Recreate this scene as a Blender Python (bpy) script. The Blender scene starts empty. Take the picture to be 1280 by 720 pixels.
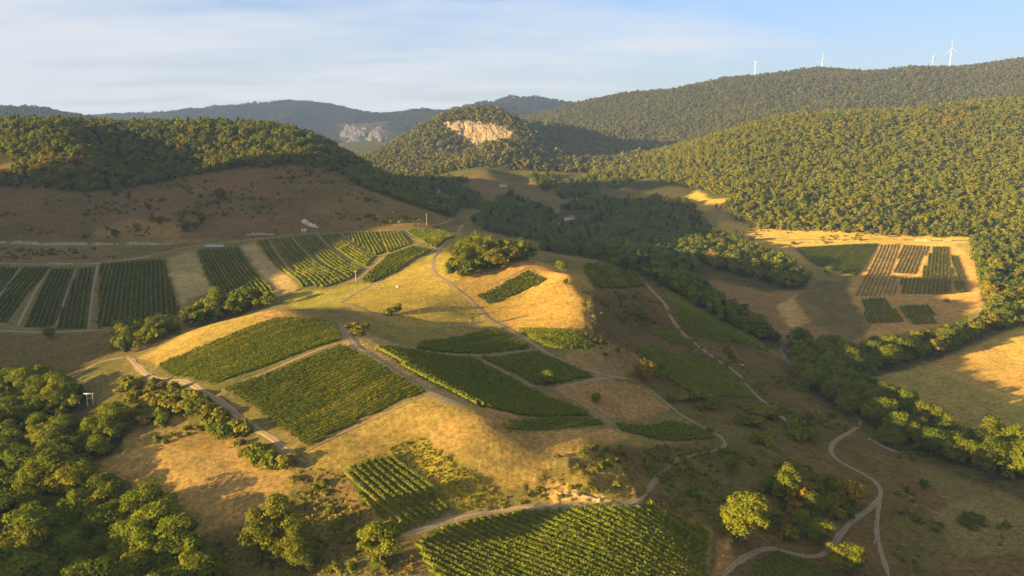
import bpy, bmesh, math, random
import numpy as np
from mathutils import Vector, Matrix
random.seed(7)
RNG = np.random.default_rng(11)
SC = bpy.context.scene
COL = SC.collection

# ------------------------------------------------------------------ survey camera (the drone), z = 0 at the camera
F = 985.0                       # focal length in photo pixels (photo is 1280 wide)
PITCH = math.atan(210.0 / F)
CP, SP = math.cos(PITCH), math.sin(PITCH)

def uv2st(u, v):
    a = (np.asarray(u, float) - 640.0) / F
    b = (360.0 - np.asarray(v, float)) / F
    den = CP + b * SP
    return a / den, (-SP + b * CP) / den

def xyz2uv(x, y, z):
    fwd = y * CP - z * SP
    up = y * SP + z * CP
    fwd = np.maximum(fwd, 1e-3)
    return 640.0 + F * x / fwd, 360.0 - F * up / fwd

# ------------------------------------------------------------------ terrain control points: (u, v, distance) sightings or (u, z=.., distance)
PTS = []
def P(g, *rows):
    for (u, Y, v) in rows:
        Y = Y * g
        s, t = uv2st(u, v)
        PTS.append((float(s), math.log(Y), float(t)))
def Q(g, *rows):
    for (u, Y, z) in rows:
        Y = Y * g
        t = z / Y
        e = math.atan(t) + PITCH
        v = 360.0 - F * math.tan(e)
        s, _ = uv2st(u, v)
        PTS.append((float(s), math.log(Y), t))
def W(*rows):
    for (x, y, z) in rows:
        PTS.append((x / y, math.log(y), z / y))

VG, SG = 1.12, 1.05
# shelf, foreground and the hillock with the two big vineyards
P(1, (0,200,725),(150,205,720),(250,225,640),(340,205,700),(480,200,700),(700,197,705),(880,203,705),
  (0,240,640),(100,238,640),(430,222,640),(560,222,640),(660,223,640),(800,224,635),
  (0,262,590),(120,256,582),(230,243,590),(270,266,540),(330,245,578),(383,248,562),(285,286,490),(160,345,455),(230,308,480),
  (60,338,490),(0,340,500),(30,385,450),(110,310,510),(130,385,440),(60,418,425),(170,408,425),
  (0,432,412),(130,428,415),(220,455,395),(0,500,370),(170,520,360),(300,540,350),(0,600,330),(100,605,328),(200,620,322),(260,640,315),
  (380,505,350),(360,478,368),(380,445,380),(440,545,335),(400,670,300),(480,650,300),(540,640,297),(460,490,350),(520,575,315),(560,610,300),(572,650,290),
  (0,660,305),(100,665,303),(200,660,305),(300,680,297),(400,700,290),(0,632,318),(150,625,320),
  (0,725,270),(100,730,270),(200,735,270),(300,740,270),(400,750,270),(480,750,275),(540,740,280),
  (0,800,240),(150,800,240),(300,815,235),(400,820,235),(470,830,245),(530,830,260),
  (80,805,230),(30,815,232),(60,868,180),(100,858,190),(25,900,176),(75,935,168),(150,905,218),(180,950,200),(200,985,180),(250,905,212),(250,955,192),(300,905,203),(320,960,186),(340,905,197),(390,915,197),(450,930,222),(500,950,246),(560,930,272),
  (150,1000,169),(250,1010,168),(350,1010,167),(390,990,177),(430,1000,198))
Q(1, (150,1200,-26),(300,1200,-24),(370,1150,-30),(0,1350,-34),(-300,1200,-22),(300,1600,-70),(100,1700,-60),(300,2200,-125),(100,2400,-120),
  (440,1200,-75),(480,1250,-100),(520,1200,-118))
P(1, (345,378,388),(250,375,410),(200,362,435),(430,350,410),(400,405,385),(440,412,385),(320,325,440),(420,358,405),(480,312,440),(540,278,490),
  (400,281,500),(600,258,528),(640,245,570),(520,250,560),(440,233,600),(580,233,600),(560,262,520),
  (600,340,450),(560,354,430),(640,364,430),(600,312,480),(680,330,470),(700,295,510),(640,300,500),(740,335,470),(690,272,535),(760,279,535),
  (700,372,425),(740,300,510),
  (690,425,380),(660,450,360),(720,455,345),(620,468,345),(600,478,335),(580,463,350),(560,500,330),(545,480,345),(600,420,390),(500,385,405),(540,420,380),(480,428,375),
  (655,490,325),(690,470,340),(725,407,388),(738,399,393),(735,428,370),(740,258,560),(700,250,570),(760,240,592),(720,234,600),(740,226,625),(680,228,625),(620,227,630),(800,227,625))
Q(1, (345,410,-101),(250,412,-113),(300,425,-110),(600,540,-92),(620,600,-108),(670,545,-103),(640,720,-128))
# the slope falling to the right
P(SG, (760,432,400),(770,520,350),(800,470,380),(750,352,440),(780,360,450),(840,396,450),(870,374,470),(880,480,400),(830,570,350),(780,600,335),
  (900,342,500),(960,342,510),(940,302,540),(900,278,560),(850,283,550),(800,280,540),(880,250,600),(830,250,590),(960,268,590),(1000,268,600),
  (890,230,640),(960,240,640),(1040,247,640))
P(1.08,(900,440,430),(930,452,430),(960,375,480),(1000,342,520),(1070,355,525),(1040,315,550),(1070,293,580),(1110,285,600),(1100,255,630),(1000,205,710),(1100,210,710))
# valley
P(VG, (1150,326,560),(1200,308,590),(1250,285,620),(1200,268,630),(1280,290,610),(1280,232,700),(1180,218,705),
  (1000,440,470),(1010,500,440),(960,540,420),(900,600,390),(850,680,360),(800,800,320),(760,930,290),(880,720,350),(940,630,380),(1000,600,390),
  (1050,525,420),(1100,415,490),(1060,395,500),(1180,360,540),(1280,325,580),(1200,400,500),(1200,465,450),(1280,515,420),(1280,400,500),(1120,440,470),(1280,358,540),
  (1120,600,390),(1140,740,340),(1140,850,305),(1050,800,320),(1020,860,300),(1200,860,300),(1250,740,340),(1280,590,390),(950,880,295),(900,960,270),(880,1030,250),(1280,850,300),
  (1100,900,280),(1000,980,260),(1000,1250,200),(1000,1600,144),(1100,1220,200),(1100,1600,142),(1200,1200,200),(1200,1600,133),(1280,1180,200),(1280,1580,130),
  (900,1300,200),(900,1540,170),(840,1540,192),(790,1480,207),(748,1420,222),(760,1330,236),(800,1200,244),(850,1120,244))
Q(VG,(1000,2050,-30),(1100,2050,-20),(1280,2050,-10),(900,2000,-60),(800,1850,-105))
P(1.06,(640,1500,232),(680,1250,250),(640,1150,262),(590,1300,245),(720,1080,268),(560,1100,256),(700,1500,226))
# far hills
P(1, (950,4000,91),(1030,4000,89),(1140,4000,97),(1200,4000,84),(1280,3900,77),(880,4200,111),(820,4300,113),(760,4500,128),(720,4500,137),
  (1000,3200,118),(1200,3100,108),(1280,3000,104),(880,3000,142),(800,2900,157),(720,3400,150),(780,2600,184),(850,2700,167))
Q(1, (1000,2600,0),(1200,2600,5),(1000,5200,60),(1200,5200,80),(760,5600,-60))
P(1, (600,2150,145),(560,2140,152),(530,2130,166),(500,2110,181),(470,2080,199),(645,2130,150),(520,1980,195),(590,2060,190),(640,2050,188),
  (700,2480,160),(745,2560,169),(785,2650,188),(725,2080,206),(770,2250,202),(665,2030,200),
  (620,1780,186),(655,1780,192),(690,1760,210),(570,1820,204),(620,1580,217),(680,1600,220),(550,1720,218),(480,1950,210),(500,1500,235))
Q(1, (590,2700,-90),(500,2700,-115),(672,2200,-75),(640,1920,-98),(690,1920,-112),(690,2900,-70),(440,2300,-125))
P(1, (640,7000,125),(618,7000,131),(598,7200,142),(700,6800,129),(340,8000,127),(300,8100,133),(262,8200,135),(235,8200,141),(420,7800,136),(390,8000,131),(460,7700,145),(500,7600,149),(530,7600,153),(170,9000,145),(560,7600,156),
  (465,5600,158),(440,5400,178),(520,5600,160),(490,5900,148),(400,5800,165),(300,6000,160),
  (40,4200,138),(-60,4200,138),(100,4300,145),(135,4400,154))
Q(1, (450,4300,-150),(520,3600,-140),(300,3800,-130),(150,6000,-60),(40,3200,-70),(600,5000,-60),(700,5400,-40),(340,10800,-100),(640,10800,-60),(1000,9000,-50),(1280,9000,-50),(0,10800,-120),(40,5600,-80),
  (340,25000,-300),(640,25000,-300),(1000,25000,-300),(0,25000,-300),(1500,25000,-300),(-300,25000,-300),(1500,9000,-50))
# outside the frame
W((-700,150,-112),(-300,120,-122),(-120,90,-122),(0,90,-120),(120,90,-128),(300,120,-152),(700,200,-160),(-60,45,-122),(60,45,-126),(0,45,-123),
  (-900,500,-60),(-900,900,-15),(-700,300,-105),(-520,420,-112),(-560,660,-102),(-480,300,-118),(-600,800,-70),(-800,1100,-12),(-1100,1300,-14),(-1400,2000,-60),
  (500,420,-165),(700,500,-160),(800,700,-150),(760,850,-140),(900,900,-118),(1200,1350,-30),(1600,1800,40),(2200,2500,30),(3200,4000,300),(-3500,4000,20),(-4500,8000,0),(4800,7000,60))

def smax(a, b, k):
    h = np.clip(0.5 + 0.5 * (a - b) / k, 0, 1)
    return b * (1 - h) + a * h + k * h * (1 - h)

class TPS:
    def __init__(self, pts):
        A = np.array(pts); self.c = A[:, :2] * np.array([1.0, 1.0]); n = len(A)
        K = self.k(self.c, self.c) + np.eye(n) * 2e-4
        Pm = np.c_[np.ones(n), self.c]
        M = np.zeros((n + 3, n + 3)); M[:n, :n] = K; M[:n, n:] = Pm; M[n:, :n] = Pm.T
        self.w = np.linalg.solve(M, np.r_[A[:, 2], 0, 0, 0])
    @staticmethod
    def k(a, b):
        d2 = (a[:, None, 0] - b[None, :, 0]) ** 2 + (a[:, None, 1] - b[None, :, 1]) ** 2
        return 0.5 * d2 * np.log(d2 + 1e-12)
    def __call__(self, s, l):
        q = np.c_[s.ravel(), l.ravel()]; out = np.empty(len(q)); n = len(self.c)
        for i in range(0, len(q), 20000):
            qq = q[i:i + 20000]
            out[i:i + 20000] = self.k(qq, self.c) @ self.w[:n] + self.w[n] + qq @ self.w[n + 1:]
        return out.reshape(s.shape)

def vnoise(x, y, seed=0):
    """smooth value noise in -1..1"""
    xi = np.floor(x).astype(np.int64); yi = np.floor(y).astype(np.int64)
    fx = x - xi; fy = y - yi
    fx = fx * fx * (3 - 2 * fx); fy = fy * fy * (3 - 2 * fy)
    def h(a, b):
        n = (a * 374761393 + b * 668265263 + seed * 974711) & 0xFFFFFFFF
        n = ((n ^ (n >> 13)) * 1274126177) & 0xFFFFFFFF
        n = (n ^ (n >> 16)) & 0xFFFF
        return n / 32767.5 - 1.0
    return (h(xi, yi) * (1 - fx) + h(xi + 1, yi) * fx) * (1 - fy) + (h(xi, yi + 1) * (1 - fx) + h(xi + 1, yi + 1) * fx) * fy
def fbm(x, y, oct=4, seed=0):
    o = 0; a = 0.5
    for i in range(oct):
        o = o + a * vnoise(x, y, seed + i * 17); x = x * 2.03 + 5.1; y = y * 2.03 - 3.7; a *= 0.5
    return o

NS, NL = 860, 800
SV = np.concatenate([np.linspace(-5, -0.86, 70, endpoint=False), np.linspace(-0.86, 0.86, NS - 140), np.linspace(0.86, 5, 71)[1:]])
LV = np.linspace(math.log(45), math.log(14000), NL)
NS = len(SV)
GS, GL = np.meshgrid(SV, LV, indexing='ij')
GY = np.exp(GL); GX = GS * GY
# spline on a coarse lattice is enough: evaluate on every other node, then upsample
tps = TPS(PTS)
GT = tps(np.clip(GS, -2.6, 2.6), GL)
GZ = GT * GY
# relief the spline cannot carry: gullies and rock shoulders on the far hills
far = np.clip((GY - 900) / 1500, 0, 1)
GZ = GZ + far * (fbm(GX / 420, GY / 420, 4, 3) * 0.012 * GY) * np.clip((9000 - GY) / 4000, 0.25, 1)
vf = np.clip((GY - 4800) / 1500, 0, 1) * np.clip((10500 - GY) / 1500, 0, 1)
GZ = GZ + vf * ((.34 - np.abs(fbm(GX / 520, GY / 900, 4, 31))) * 95 - 12)
GZ = GZ + fbm(GX / 28, GY / 28, 3, 9) * 0.5 * np.clip((GY - 60) / 100, 0, 1) * np.clip((1200 - GY) / 600, 0, 1)
# hills outside the frame on the sunny side, whose shadow lies over the lower fields
def ridge(pts, sig):
    out = np.full(GX.shape, -1e4)
    for (x0, y0, z0), (x1, y1, z1) in zip(pts[:-1], pts[1:]):
        dx, dy = x1 - x0, y1 - y0
        t = np.clip(((GX - x0) * dx + (GY - y0) * dy) / (dx * dx + dy * dy), 0, 1)
        d = np.hypot(GX - x0 - t * dx, GY - y0 - t * dy)
        out = np.maximum(out, (z0 + t * (z1 - z0) + 150) * np.exp(-(d / sig) ** 2) - 150)
    return out
LEFT_RIDGE = [(-640, 190, -32), (-650, 300, -24), (-680, 420, -2), (-700, 510, 45), (-715, 585, 56), (-722, 622, 50)]
GZ = smax(GZ, ridge(LEFT_RIDGE, 130), 12)

def inside(poly, u, v):
    p = np.asarray(poly, float); r = np.zeros(u.shape, bool)
    x0, y0 = p[:, 0], p[:, 1]; x1, y1 = np.roll(x0, -1), np.roll(y0, -1)
    bb = (u >= x0.min()) & (u <= x0.max()) & (v >= y0.min()) & (v <= y0.max())
    uu, vv = u[bb], v[bb]; c = np.zeros(uu.shape, bool)
    for a, b, e, d in zip(x0, y0, x1, y1):
        if b == d: continue
        k = ((b > vv) != (d > vv)) & (uu < (e - a) * (vv - b) / (d - b) + a)
        c ^= k
    r[bb] = c
    return r
INS = inside

def grid_index(x, y):
    s = x / y; l = np.log(y)
    i = np.clip(np.searchsorted(SV, s) - 1, 0, NS - 2); fi = np.clip((s - SV[i]) / (SV[i + 1] - SV[i]), 0, 1)
    j = np.clip(((l - LV[0]) / (LV[1] - LV[0])).astype(int), 0, NL - 2); fj = np.clip((np.exp(l) - np.exp(LV[j])) / (np.exp(LV[j + 1]) - np.exp(LV[j])), 0, 1)
    return i, fi, j, fj
def gz(x, y):
    x = np.asarray(x, float); y = np.maximum(np.asarray(y, float), 46.0)
    i, fi, j, fj = grid_index(x, y)
    return (GZ[i, j] * (1 - fi) + GZ[i + 1, j] * fi) * (1 - fj) + (GZ[i, j + 1] * (1 - fi) + GZ[i + 1, j + 1] * fi) * fj
def hit(u, v, ymin=120.0, ymax=20000.0):
    """where the sight line through a photo pixel meets the ground"""
    u = np.atleast_1d(np.asarray(u, float)); v = np.atleast_1d(np.asarray(v, float))
    s, t = uv2st(u, v)
    ys = np.exp(np.linspace(math.log(ymin), math.log(ymax), 2600))
    out = np.zeros((len(u), 3))
    for n in range(len(u)):
        z = gz(s[n] * ys, ys); d = z - t[n] * ys
        k = np.argmax(d >= 0)
        if d[k] < 0: k = len(ys) - 1
        if k > 0:
            f = d[k - 1] / (d[k - 1] - d[k] + 1e-12); y = ys[k - 1] + f * (ys[k] - ys[k - 1])
        else: y = ys[0]
        out[n] = (s[n] * y, y, gz(s[n] * y, y))
    return out
# broken ground: the rough bank above the wide foreground vineyard and the scarp along the knoll
U0, V0 = xyz2uv(GX, GY, GZ)
for poly_, a_, w_ in (([(645,612),(690,582),(740,562),(792,565),(800,600),(790,624),(700,626)], 2.2, 6.0), ([(724,345),(742,372),(748,405),(744,425),(732,420),(730,390)], 1.6, 5.0), ([(530,545),(560,528),(575,540),(545,565),(600,600),(625,616),(600,612)], .5, 4.0)):
    p_ = np.array(poly_, float); m_ = np.zeros(GX.shape)
    for k_ in range(9): m_ += INS(poly_, U0 + 5 * math.cos(k_ * 2.4) * math.sqrt(k_ / 8), V0 + 4 * math.sin(k_ * 2.4) * math.sqrt(k_ / 8)) & (GY < 520)
    GZ = GZ + m_ / 9 * a_ * fbm(GX / w_, GY / w_, 4, 131)
# image-plane position of every ground vertex and how far it is hidden
GU, GV = xyz2uv(GX, GY, GZ)
HMAX = np.maximum.accumulate(GZ / GY, axis=1)

# ------------------------------------------------------------------ mesh helpers
def raw_mesh(name, v, f, mats=(), smooth=False, midx=None):
    """v (n,3), f (m,4) or (m,3) arrays -> mesh"""
    v = np.asarray(v, np.float32); f = np.asarray(f, np.int32); k = f.shape[1]
    me = bpy.data.meshes.new(name)
    me.vertices.add(len(v)); me.vertices.foreach_set('co', v.ravel())
    me.loops.add(f.size); me.loops.foreach_set('vertex_index', f.ravel())
    me.polygons.add(len(f)); me.polygons.foreach_set('loop_start', np.arange(0, f.size, k, dtype=np.int32))
    if smooth: me.polygons.foreach_set('use_smooth', np.ones(len(f), bool))
    for m in mats: me.materials.append(m)
    if midx is not None: me.polygons.foreach_set('material_index', np.asarray(midx, np.int32))
    me.update(calc_edges=True)
    return me
def link(name, me, parent=None, loc=None):
    o = bpy.data.objects.new(name, me); COL.objects.link(o)
    if parent is not None: o.parent = parent
    if loc is not None: o.location = loc
    return o
def tag(o, label=None, cat=None, group=None, kind=None):
    if label: o['label'] = label
    if cat: o['category'] = cat
    if group: o['group'] = group
    if kind: o['kind'] = kind
    return o
def thing(name, loc, label, cat, group=None, rz=0.0):
    o = bpy.data.objects.new(name, None); COL.objects.link(o); o.location = loc; o.rotation_euler = (0, 0, rz)
    o.empty_display_size = 0.5
    return tag(o, label, cat, group)
class MB:
    """collects quads of simple solids"""
    def __init__(s): s.v = []; s.f = []
    def box(s, c, size, rz=0.0, taper=1.0):
        x, y, z = [q / 2 for q in size]; n = len(s.v); ca, sa = math.cos(rz), math.sin(rz)
        for dz in (-1, 1):
            t = taper if dz > 0 else 1.0
            for dx, dy in ((-1, -1), (1, -1), (1, 1), (-1, 1)):
                px, py = dx * x * t, dy * y * t
                s.v.append((c[0] + px * ca - py * sa, c[1] + px * sa + py * ca, c[2] + dz * z))
        s.f += [(n, n+3, n+2, n+1), (n+4, n+5, n+6, n+7)] + [(n+i, n+(i+1) % 4, n+4+(i+1) % 4, n+4+i) for i in range(4)]
        return s
    def tube(s, pts, radii, seg=8, cap=True):
        n0 = len(s.v); P_ = [Vector(p) for p in pts]
        for i, p in enumerate(P_):
            d = (P_[min(i+1, len(P_)-1)] - P_[max(i-1, 0)]).normalized()
            a = d.orthogonal().normalized(); b = d.cross(a)
            if i and a.dot(pa) < 0: a, b = -a, -b
            pa = a
            for k in range(seg):
                t = 2 * math.pi * k / seg
                s.v.append(tuple(p + (a * math.cos(t) + b * math.sin(t)) * radii[i]))
        for i in range(len(P_) - 1):
            for k in range(seg):
                s.f.append((n0+i*seg+k, n0+i*seg+(k+1) % seg, n0+(i+1)*seg+(k+1) % seg, n0+(i+1)*seg+k))
        if cap:
            c = len(s.v); s.v.append(tuple(P_[-1])); m = n0 + (len(P_)-1)*seg
            for k in range(0, seg, 2): s.f.append((m+k, m+(k+1) % seg, m+(k+2) % seg, c))
        return s
    def mesh(s, name, mats=(), smooth=False): return raw_mesh(name, s.v, s.f, mats, smooth)

# ------------------------------------------------------------------ materials
def mat_new(name):
    m = bpy.data.materials.new(name); m.use_nodes = True
    nt = m.node_tree; nt.nodes.clear()
    out = nt.nodes.new('ShaderNodeOutputMaterial')
    return m, nt, out
def nd(nt, kind, **kw):
    n = nt.nodes.new(kind)
    for k, v in kw.items(): setattr(n, k, v)
    return n
def noise(nt, vec, scale, detail=3, rough=0.55):
    n = nd(nt, 'ShaderNodeTexNoise'); n.inputs['Scale'].default_value = scale; n.inputs['Detail'].default_value = detail
    n.inputs['Roughness'].default_value = rough
    nt.links.new(vec, n.inputs['Vector']); return n.outputs['Fac']
def ramp(nt, fac, stops):
    r = nd(nt, 'ShaderNodeValToRGB'); e = r.color_ramp.elements
    while len(e) < len(stops): e.new(0.5)
    for i, (p, c) in enumerate(stops): e[i].position = p; e[i].color = (*c, 1) if len(c) == 3 else c
    nt.links.new(fac, r.inputs[0]); return r.outputs[0]
def mixc(nt, fac, a, b, mode='MIX'):
    n = nd(nt, 'ShaderNodeMix', data_type='RGBA', blend_type=mode)
    if isinstance(fac, (int, float)): n.inputs[0].default_value = fac
    else: nt.links.new(fac, n.inputs[0])
    for q, i in ((a, 6), (b, 7)):
        if isinstance(q, (tuple, list)): n.inputs[i].default_value = (*q, 1)
        else: nt.links.new(q, n.inputs[i])
    return n.outputs[2]
def mapr(nt, val, a, b, c, d):
    n = nd(nt, 'ShaderNodeMapRange'); nt.links.new(val, n.inputs[0])
    for i, q in enumerate((a, b, c, d)): n.inputs[i + 1].default_value = q
    return n.outputs[0]

def ground_material():
    m, nt, out = mat_new('ground_cover')
    geo = nd(nt, 'ShaderNodeNewGeometry'); pos = geo.outputs['Position']
    at = nd(nt, 'ShaderNodeAttribute', attribute_name='albedo')
    n1 = noise(nt, pos, 0.55, 4, 0.65); n2 = noise(nt, pos, 0.09, 3); n3 = noise(nt, pos, 2.4, 2)
    a = nd(nt, 'ShaderNodeMath', operation='MULTIPLY'); nt.links.new(mapr(nt, n1, .27, .73, .5, 1.5), a.inputs[0]); nt.links.new(mapr(nt, n2, .25, .75, .8, 1.2), a.inputs[1])
    b = nd(nt, 'ShaderNodeMath', operation='MULTIPLY'); nt.links.new(a.outputs[0], b.inputs[0]); nt.links.new(mapr(nt, n3, .3, .7, .72, 1.28), b.inputs[1])
    sc = nd(nt, 'ShaderNodeVectorMath', operation='SCALE'); nt.links.new(at.outputs['Color'], sc.inputs[0]); nt.links.new(b.outputs[0], sc.inputs['Scale'])
    # greener tufts in the dry grass
    n4 = noise(nt, pos, 0.21, 4, 0.6)
    col = mixc(nt, mapr(nt, n4, .5, .68, 0, .45), sc.outputs[0], (.105, .10, .032))
    bs = nd(nt, 'ShaderNodeBsdfDiffuse'); nt.links.new(col, bs.inputs[0]); bs.inputs['Roughness'].default_value = 1
    bp = nd(nt, 'ShaderNodeBump'); bp.inputs['Strength'].default_value = 0.55; bp.inputs['Distance'].default_value = 0.5
    nt.links.new(n1, bp.inputs['Height']); nt.links.new(bp.outputs[0], bs.inputs['Normal'])
    nt.links.new(bs.outputs[0], out.inputs[0]); return m

def leaf_material(name, dark, light, autumn=None, amount=0.25, patch=0.004, trans=0.28, rnd=.65, sc=.35):
    """foliage: base colour differs from plant to plant and from clump to clump"""
    m, nt, out = mat_new(name)
    geo = nd(nt, 'ShaderNodeNewGeometry'); pos = geo.outputs['Position']; oi = nd(nt, 'ShaderNodeObjectInfo')
    n1 = noise(nt, pos, sc, 2)
    f = nd(nt, 'ShaderNodeMath', operation='MULTIPLY_ADD'); nt.links.new(oi.outputs['Random'], f.inputs[0]); f.inputs[1].default_value = rnd
    nt.links.new(mapr(nt, n1, .3, .7, -.05, 1.0 - rnd), f.inputs[2])
    col = mixc(nt, f.outputs[0], dark, light)
    if autumn:
        n2 = noise(nt, pos, patch, 3)
        g = nd(nt, 'ShaderNodeMath', operation='ADD'); nt.links.new(n2, g.inputs[0])
        nt.links.new(mapr(nt, oi.outputs['Random'], 0, 1, -.13, .13), g.inputs[1])
        col = mixc(nt, mapr(nt, g.outputs[0], .66 - amount * .35, .78 - amount * .2, 0, .85), col, autumn)
    d = nd(nt, 'ShaderNodeBsdfDiffuse'); nt.links.new(col, d.inputs[0])
    t = nd(nt, 'ShaderNodeBsdfTranslucent')
    nt.links.new(mixc(nt, .6, col, (.16, .17, .02)), t.inputs[0])
    mx = nd(nt, 'ShaderNodeMixShader'); mx.inputs[0].default_value = trans
    nt.links.new(d.outputs[0], mx.inputs[1]); nt.links.new(t.outputs[0], mx.inputs[2]); nt.links.new(mx.outputs[0], out.inputs[0])
    return m
def plain(name, col, rough=0.8, var=0.25, scale=1.2, bump=0.0, col2=None):
    m, nt, out = mat_new(name)
    tc = nd(nt, 'ShaderNodeNewGeometry'); n1 = noise(nt, tc.outputs['Position'], scale, 4, .6)
    c2 = col2 or tuple(q * (1 - var) for q in col)
    c = mixc(nt, mapr(nt, n1, .3, .7, 0, 1), col, c2)
    b = nd(nt, 'ShaderNodeBsdfPrincipled'); nt.links.new(c, b.inputs['Base Color']); b.inputs['Roughness'].default_value = rough
    b.inputs['Specular IOR Level'].default_value = .25
    if bump:
        bp = nd(nt, 'ShaderNodeBump'); bp.inputs['Strength'].default_value = bump; bp.inputs['Distance'].default_value = .3
        nt.links.new(n1, bp.inputs['Height']); nt.links.new(bp.outputs[0], b.inputs['Normal'])
    nt.links.new(b.outputs[0], out.inputs[0]); return m

M_GROUND = ground_material()
M_LEAF = leaf_material('broadleaf_foliage', (.068, .096, .008), (.180, .195, .014), (.21, .17, .016), .08, trans=.36)
M_LEAF_OLIVE = leaf_material('olive_foliage', (.095, .105, .009), (.20, .185, .016), (.23, .15, .018), .16, trans=.36)
M_FOREST = leaf_material('forest_foliage', (.140, .150, .008), (.285, .255, .012), (.31, .19, .016), .10, .008, trans=.46)
M_FAR = leaf_material('far_foliage', (.085, .090, .014), (.165, .145, .022), (.18, .125, .03), .15, .0022)
M_FARDARK = leaf_material('distant_foliage', (.030, .042, .018), (.062, .070, .028), None)
M_CONIFER = leaf_material('conifer_foliage', (.020, .034, .012), (.050, .066, .018), None, trans=.1)
M_YELLOW = leaf_material('yellow_foliage', (.150, .105, .010), (.25, .165, .016), (.23, .12, .016), .3, .05)
M_LIME = leaf_material('lime_foliage', (.095, .115, .009), (.19, .19, .014), None, trans=.36)
M_BUSH = leaf_material('bush_foliage', (.10, .098, .012), (.23, .195, .020), (.26, .16, .03), .22, .02, trans=.36)
M_VINE = leaf_material('vine_foliage', (.062, .092, .008), (.195, .210, .018), (.25, .21, .022), .28, .022, rnd=.12, sc=.8, trans=.4)
M_VINE_DRY = leaf_material('sparse_vine_foliage', (.22, .165, .045), (.34, .24, .075), (.36, .22, .08), .3, .03, rnd=.15, sc=.8, trans=.4)
M_BARK = plain('bark', (.10, .075, .052), .9, .4, 3.0)
M_TWIG = plain('bare_twigs', (.22, .17, .12), .9, .3, 2.0)
M_TRACK = plain('track_gravel', (.20, .138, .066), .95, .3, .5, .3, (.145, .105, .046))
M_RUT = plain('wheel_rut_dust', (.27, .188, .098), .95, .25, .8, .2, (.19, .135, .066))
M_TRACK_GRASS = plain('track_grass', (.21, .17, .07), .95, .3, .9, .3)
M_ASPHALT = plain('asphalt', (.060, .057, .055), 1.0, .3, .7)
M_ROCK = plain('pale_limestone', (.46, .38, .26), .9, .35, .12, .6, (.24, .19, .13))
M_CLIFF = plain('cliff_limestone', (.34, .235, .115), .95, .4, .05, .8, (.15, .105, .055))
M_STONE = plain('rubble_stone', (.31, .245, .18), .95, .4, .5, .6, (.15, .115, .085))
M_CLIFF_HAZED = plain('hazed_limestone', (.20, .16, .125), .95, .4, .02, .8, (.085, .075, .06))  # distance haze mixed into the limestone colour
M_STONE_DARK = plain('lichen_stone', (.24, .20, .15), .95, .4, .9, .6, (.10, .085, .06))
M_WOODPOLE = plain('weathered_pole', (.36, .31, .26), .8, .3, 2)
M_STEEL = plain('galvanised_steel', (.42, .43, .44), .45, .15, 2)
M_CERAMIC = plain('insulator', (.25, .2, .17), .3, .1, 3)
M_WHITE = plain('white_paint', (.62, .62, .62), .4, .05, .3)
M_PLASTER = plain('pale_render', (.62, .56, .47), .85, .2, .5)
M_ROOF = plain('roof_tile', (.26, .13, .085), .85, .35, .8)
M_DARKGLASS = plain('dark_window', (.03, .035, .04), .15, .1, 1)
M_TARP = plain('pale_sheet', (.34, .32, .29), .8, .35, .6)
M_STRAW = plain('dry_straw', (.42, .25, .09), .95, .35, 1.2, .6)
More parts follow.
